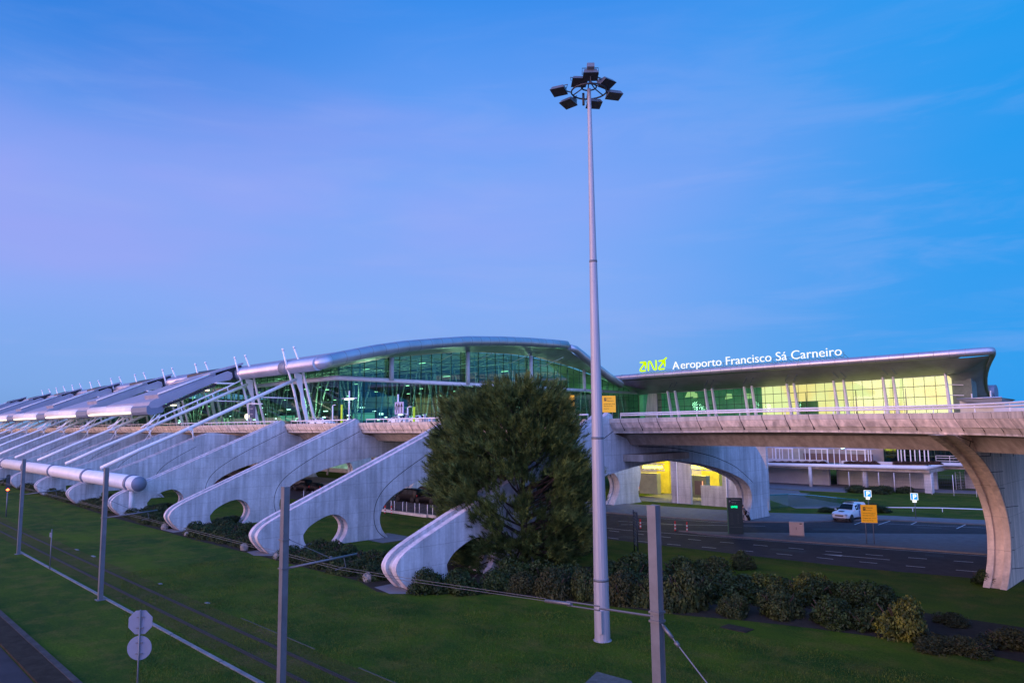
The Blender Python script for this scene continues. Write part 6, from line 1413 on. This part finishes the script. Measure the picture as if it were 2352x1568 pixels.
dirv = Vector((math.cos(ang), math.sin(ang), 0)); side = Vector((-dirv.y, dirv.x, 0))
ctr = (wf[1] + wf[2]) / 2 - side * .85
PKc = gz('E4', 800, 1210) 
pk_ = car('pickup', 'paint_white', 'white double-cab pickup with canopy and blue side stripes parked under the road', (wf[1].x - dirv.x * 1.55 + side.x * .0, wf[1].y - dirv.y * 1.55, .0), ang, None, 'pickup', 'pickup_truck')
pk_.location = Vector((wf[1].x, wf[1].y, 0)) - dirv * 1.55 - side * .84 * (1 if (Vector((0, 0, 0)) - wf[1]).dot(side) > 0 else -1)
for s in (-1, 1):
    b = MB()
    for x0 in (-.42, -.72): b.prism([(x0, .5), (x0 + .16, .5), (x0 + .10, 1.1), (x0 - .06, 1.1)], lambda u, v_, q: (u, s * (.928 if True else 0) + 0 * q, v_) if q == 0 else (u, s * .934, v_), 0, 1)
    for x0 in (-.48, -.78): b.add([(x0, s * .905, 1.14), (x0 + .16, s * .905, 1.14), (x0 + .12, s * .75, 1.80), (x0 - .04, s * .75, 1.80)], [(0, 1, 2, 3)])
    b.build('stripe', mat('blue_stripe', (.03, .10, .30), .4), pk_)
b = MB(); b.box((.0, 0, 1.93), (.30, 1.0, .09)); b.build('roof_light_bar', M['carglass'], pk_, .02)
b = MB(); b.box((2.61, 0, .80), (.02, .95, .10)); b.build('grille_bar', M['rim'], pk_)
b = MB(); b.box((1.9, 0, 1.12), (.5, .5, .05)); b.build('bonnet_scoop', M['black'], pk_, .02)
# black cars waiting behind the arches
blk = [('van', 450, 1382, 'black people carrier seen through the second arch, left of two saloons', 'A3'), ('sedan', 610, 1395, 'black saloon car beside the people carrier, partly hidden by the pine', 'A3'), ('van', 575, 1360, 'black car behind the saloon at the pine edge', 'A3')]
for k, x, y, lab, wk in blk:
    p = gz(wk, x, y); car(k, 'paint_black', lab, (p.x, p.y + (.4 if k == 'van' else .2), 0), PI + R(6), 'black cars waiting under the elevated road')
for k, x, y, lab in (('sedan', 650, 790, 'black saloon car with bright reflections seen through the third arch'), ('van', 300, 755, 'black van seen through the third arch, left of the saloon'), ('sedan', 400, 775, 'black saloon between the van and the bright saloon in the third arch')):
    p = gz('F3', x, y); car(k, 'paint_black', lab, (p.x, p.y, 0), PI + R(8), 'black cars waiting under the elevated road')
for i, (x, y) in enumerate(((355, 1265), (480, 1180))):
    p = gz('A2', x, y); car('sedan', 'paint_black', ['black saloon showing a red tail light through the fourth arch', 'dark saloon at the far side seen through the fourth arch'][i], (p.x, max(58, min(p.y, 66)), 0), R(5), 'black cars waiting under the elevated road')
# vehicles on the elevated road, only roofs show above the parapet
for i, (k, wk, x, paint) in enumerate((('sedan', 'E3', 1450, 'paint_white'), ('sedan', 'E3', 1560, 'paint_white'), ('sedan', 'E9', 600, 'paint_white'), ('sedan', 'E9', 1090, 'paint_white'), ('sedan', 'E2', 320, 'paint_black'), ('sedan', 'E1', 980, 'paint_black'), ('sedan', 'E1', 650, 'paint_black'))):
    p = gy(wk, x, 1300 if wk == 'E3' else 780, 64.5); car(k, paint, '%s car on the elevated road, %s from the right, only its roof above the parapet' % ('white' if paint == 'paint_white' else 'dark', ['third', 'second', 'fourth', 'first', 'fifth', 'sixth', 'seventh'][i]), (p.x, 64.5, 10.86), R(2), 'cars on the elevated road')
# ---------- people ----------
def person(loc, rz, hgt, lab, top, legs_m, lean=0., stride=.25, arm=None, hair='hair'):
    t = thing('person', loc, lab, 'person', None, rz); s = hgt / 1.72
    # one continuous skinned body
    J = {'pel': (0, 0, .95), 'ch': (.03 + lean * .4, 0, 1.25), 'sh': (.04 + lean * .6, 0, 1.42), 'nk': (.06 + lean * .7, 0, 1.51), 'hd': (.08 + lean * .8, 0, 1.60), 'ht': (.07 + lean * .8, 0, 1.70),
         'hl': (0, .10, .92), 'kl': (stride * .55, .11, .50), 'al': (stride * .5, .11, .09), 'tl': (stride * .5 + .17, .12, .03), 'hr': (0, -.10, .92), 'kr': (-stride * .2, -.11, .50), 'ar': (-stride, -.11, .10), 'tr': (-stride + .15, -.12, .03),
         'sl': (.04 + lean * .6, .19, 1.39), 'el': (-.06, .25, 1.12), 'wl': (.02, .24, .88), 'fl': (.05, .23, .78), 'sr': (.04 + lean * .6, -.19, 1.39), 'er': (.0, -.26, 1.12), 'wr': arm or (.06, -.26, .88), 'fr': (arm[0], arm[1], arm[2] - .09) if arm else (.09, -.25, .78)}
    rad = dict(pel=.155, ch=.15, sh=.12, nk=.06, hd=.098, ht=.075, hl=.095, kl=.062, al=.042, tl=.035, hr=.095, kr=.062, ar=.042, tr=.035, sl=.062, el=.045, wl=.03, fl=.035, sr=.062, er=.045, wr=.03, fr=.035)
    ks = list(J); E_ = [('pel', 'ch'), ('ch', 'sh'), ('sh', 'nk'), ('nk', 'hd'), ('hd', 'ht'), ('pel', 'hl'), ('hl', 'kl'), ('kl', 'al'), ('al', 'tl'), ('pel', 'hr'), ('hr', 'kr'), ('kr', 'ar'), ('ar', 'tr'), ('sh', 'sl'), ('sl', 'el'), ('el', 'wl'), ('wl', 'fl'), ('sh', 'sr'), ('sr', 'er'), ('er', 'wr'), ('wr', 'fr')]
    def skin(nm, kk, ee, grow, m):
        me = bpy.data.meshes.new(nm); me.from_pydata([Vector(J[k]) * s for k in kk], [(kk.index(a), kk.index(b)) for a, b in ee], []); me.materials.append(m)
        o = bpy.data.objects.new(nm, me); col.objects.link(o); o.parent = t
        md = o.modifiers.new('skin', 'SKIN'); md.use_smooth_shade = True
        for i, k in enumerate(kk): me.skin_vertices[0].data[i].radius = (rad[k] * s * grow,) * 2; me.skin_vertices[0].data[i].use_root = (i == 0)
        o.modifiers.new('sub', 'SUBSURF').levels = 1; o.modifiers['sub'].render_levels = 1; return o
    skin('body', ks, E_, 1.0, M['skin'])
    skin('top', ['pel', 'ch', 'sh', 'sl', 'el', 'wl', 'sr', 'er', 'wr'], [('pel', 'ch'), ('ch', 'sh'), ('sh', 'sl'), ('sl', 'el'), ('el', 'wl'), ('sh', 'sr'), ('sr', 'er'), ('er', 'wr')], 1.16, M[top])
    skin('trousers', ['pel', 'hl', 'kl', 'al', 'hr', 'kr', 'ar'], [('pel', 'hl'), ('hl', 'kl'), ('kl', 'al'), ('pel', 'hr'), ('hr', 'kr'), ('kr', 'ar')], 1.15, M[legs_m])
    h = Vector(J['hd']) * s; MB().lathe([(.001, .125 * s), (.07 * s, .11 * s), (.108 * s, .04 * s), (.10 * s, -.04 * s), (.06 * s, -.10 * s)], h + Vector((-.02, 0, .02)), 12).build('hair', M['hair'], t)
    MB().box(h + Vector((.105 * s, 0, -.01)), (.03, .025, .04)).box(h + Vector((.098 * s, .035, .02)), (.01, .02, .01)).box(h + Vector((.098 * s, -.035, .02)), (.01, .02, .01)).build('face', M['skin'], t)
    b = MB()
    for k in ('fl', 'fr'):
        f = Vector(J[k]) * s
        for q in range(4): b.tube([f + Vector((-.02 + q * .014, 0, -.02)), f + Vector((-.02 + q * .016, 0, -.06)), f + Vector((-.015 + q * .014, .012, -.095 + .008 * abs(q - 1.5)))], [.009, .008, .006], 5)
        b.tube([f + Vector((.03, 0, .0)), f + Vector((.05, 0, -.035))], [.009, .007], 5)
    b.build('fingers', M['skin'], t)
    b = MB()
    for k in ('al', 'ar'): f = Vector(J[k]) * s; b.box(f + Vector((.07, 0, -.05)), (.26, .09, .08))
    b.build('shoe', M['black'], t, .03)
    return t
pw = gz('F1', 985, 975); person((pw.x - .1, pw.y, .12), R(200), 1.66, 'person in a grey jacket leaning forward and pulling a black suitcase beside the arch foot', 'cloth_g', 'cloth_b', .22, .3, (-.42, -.24, .78))
sc0 = gz('F1', 1100, 985)
t = thing('suitcase', (sc0.x, sc0.y, .13), 'small black wheeled suitcase tilted behind the walking person at the arch foot', 'suitcase', None, R(200))
Rt = Matrix.Rotation(R(25), 3, 'Y')
MB().box(Rt @ Vector((0, 0, .34)), (.26, .44, .58), Rt).build('case', M['cloth_b'], t, .04)
MB().tube([Rt @ Vector((-.08, -.1, .62)), Rt @ Vector((-.08, -.1, .95)), Rt @ Vector((-.08, .1, .95)), Rt @ Vector((-.08, .1, .62))], .012, 6).build('handle', M['steel'], t)
b = MB()
for y in (-.16, .16): b.lathe([(.001, y - .015), (.04, y - .015), (.04, y + .015), (.001, y + .015)], (.06, 0, .04), 10, 'y')
b.build('wheel', M['rubber'], t)
pb = gz('F1', 455, 890); person((pb.x + .35, pb.y, .12), R(-70), 1.66, 'person in black clothes standing behind the left edge of the dark green totem', 'cloth_b', 'cloth_b', 0, .1)
# lettering becomes plain mesh so that each character is a piece of its own
bpy.context.view_layer.update(); dg = bpy.context.evaluated_depsgraph_get()
for o in [x for x in bpy.data.objects if x.type == 'FONT']:
    me = bpy.data.meshes.new_from_object(o.evaluated_get(dg)); nm = o.name.split('.')[0]; ml = o.matrix_local.copy(); pa = o.parent; mt = o.data.materials[0]
    if not me.materials: me.materials.append(mt)
    bpy.data.objects.remove(o); n_o = bpy.data.objects.new(nm, me); col.objects.link(n_o); n_o.parent = pa; n_o.matrix_local = ml
# ---------- put every empty at the base of its thing ----------
bpy.context.view_layer.update()
for t in [o for o in bpy.data.objects if o.parent is None and o.type == 'EMPTY' and o.name.split('.')[0] in ('concrete_buttress', 'support_frame', 'roof_canopy', 'curved_pylon', 'service_pipe', 'elevated_road', 'name_sign', 'logo_sign')]:
    lo = Vector((1e9,) * 3); hi = Vector((-1e9,) * 3)
    for c in t.children:
        for k in c.bound_box:
            q = c.matrix_local @ Vector(k)
            for i in range(3): lo[i] = min(lo[i], q[i]); hi[i] = max(hi[i], q[i])
    cpt = Vector(((lo.x + hi.x) / 2, (lo.y + hi.y) / 2, lo.z)); t.location = t.location + cpt
    for c in t.children: c.location = c.location - cpt
sc.cycles.use_denoising = True
sc.cycles.max_bounces = 8; sc.cycles.transparent_max_bounces = 12; sc.cycles.sample_clamp_indirect = 3
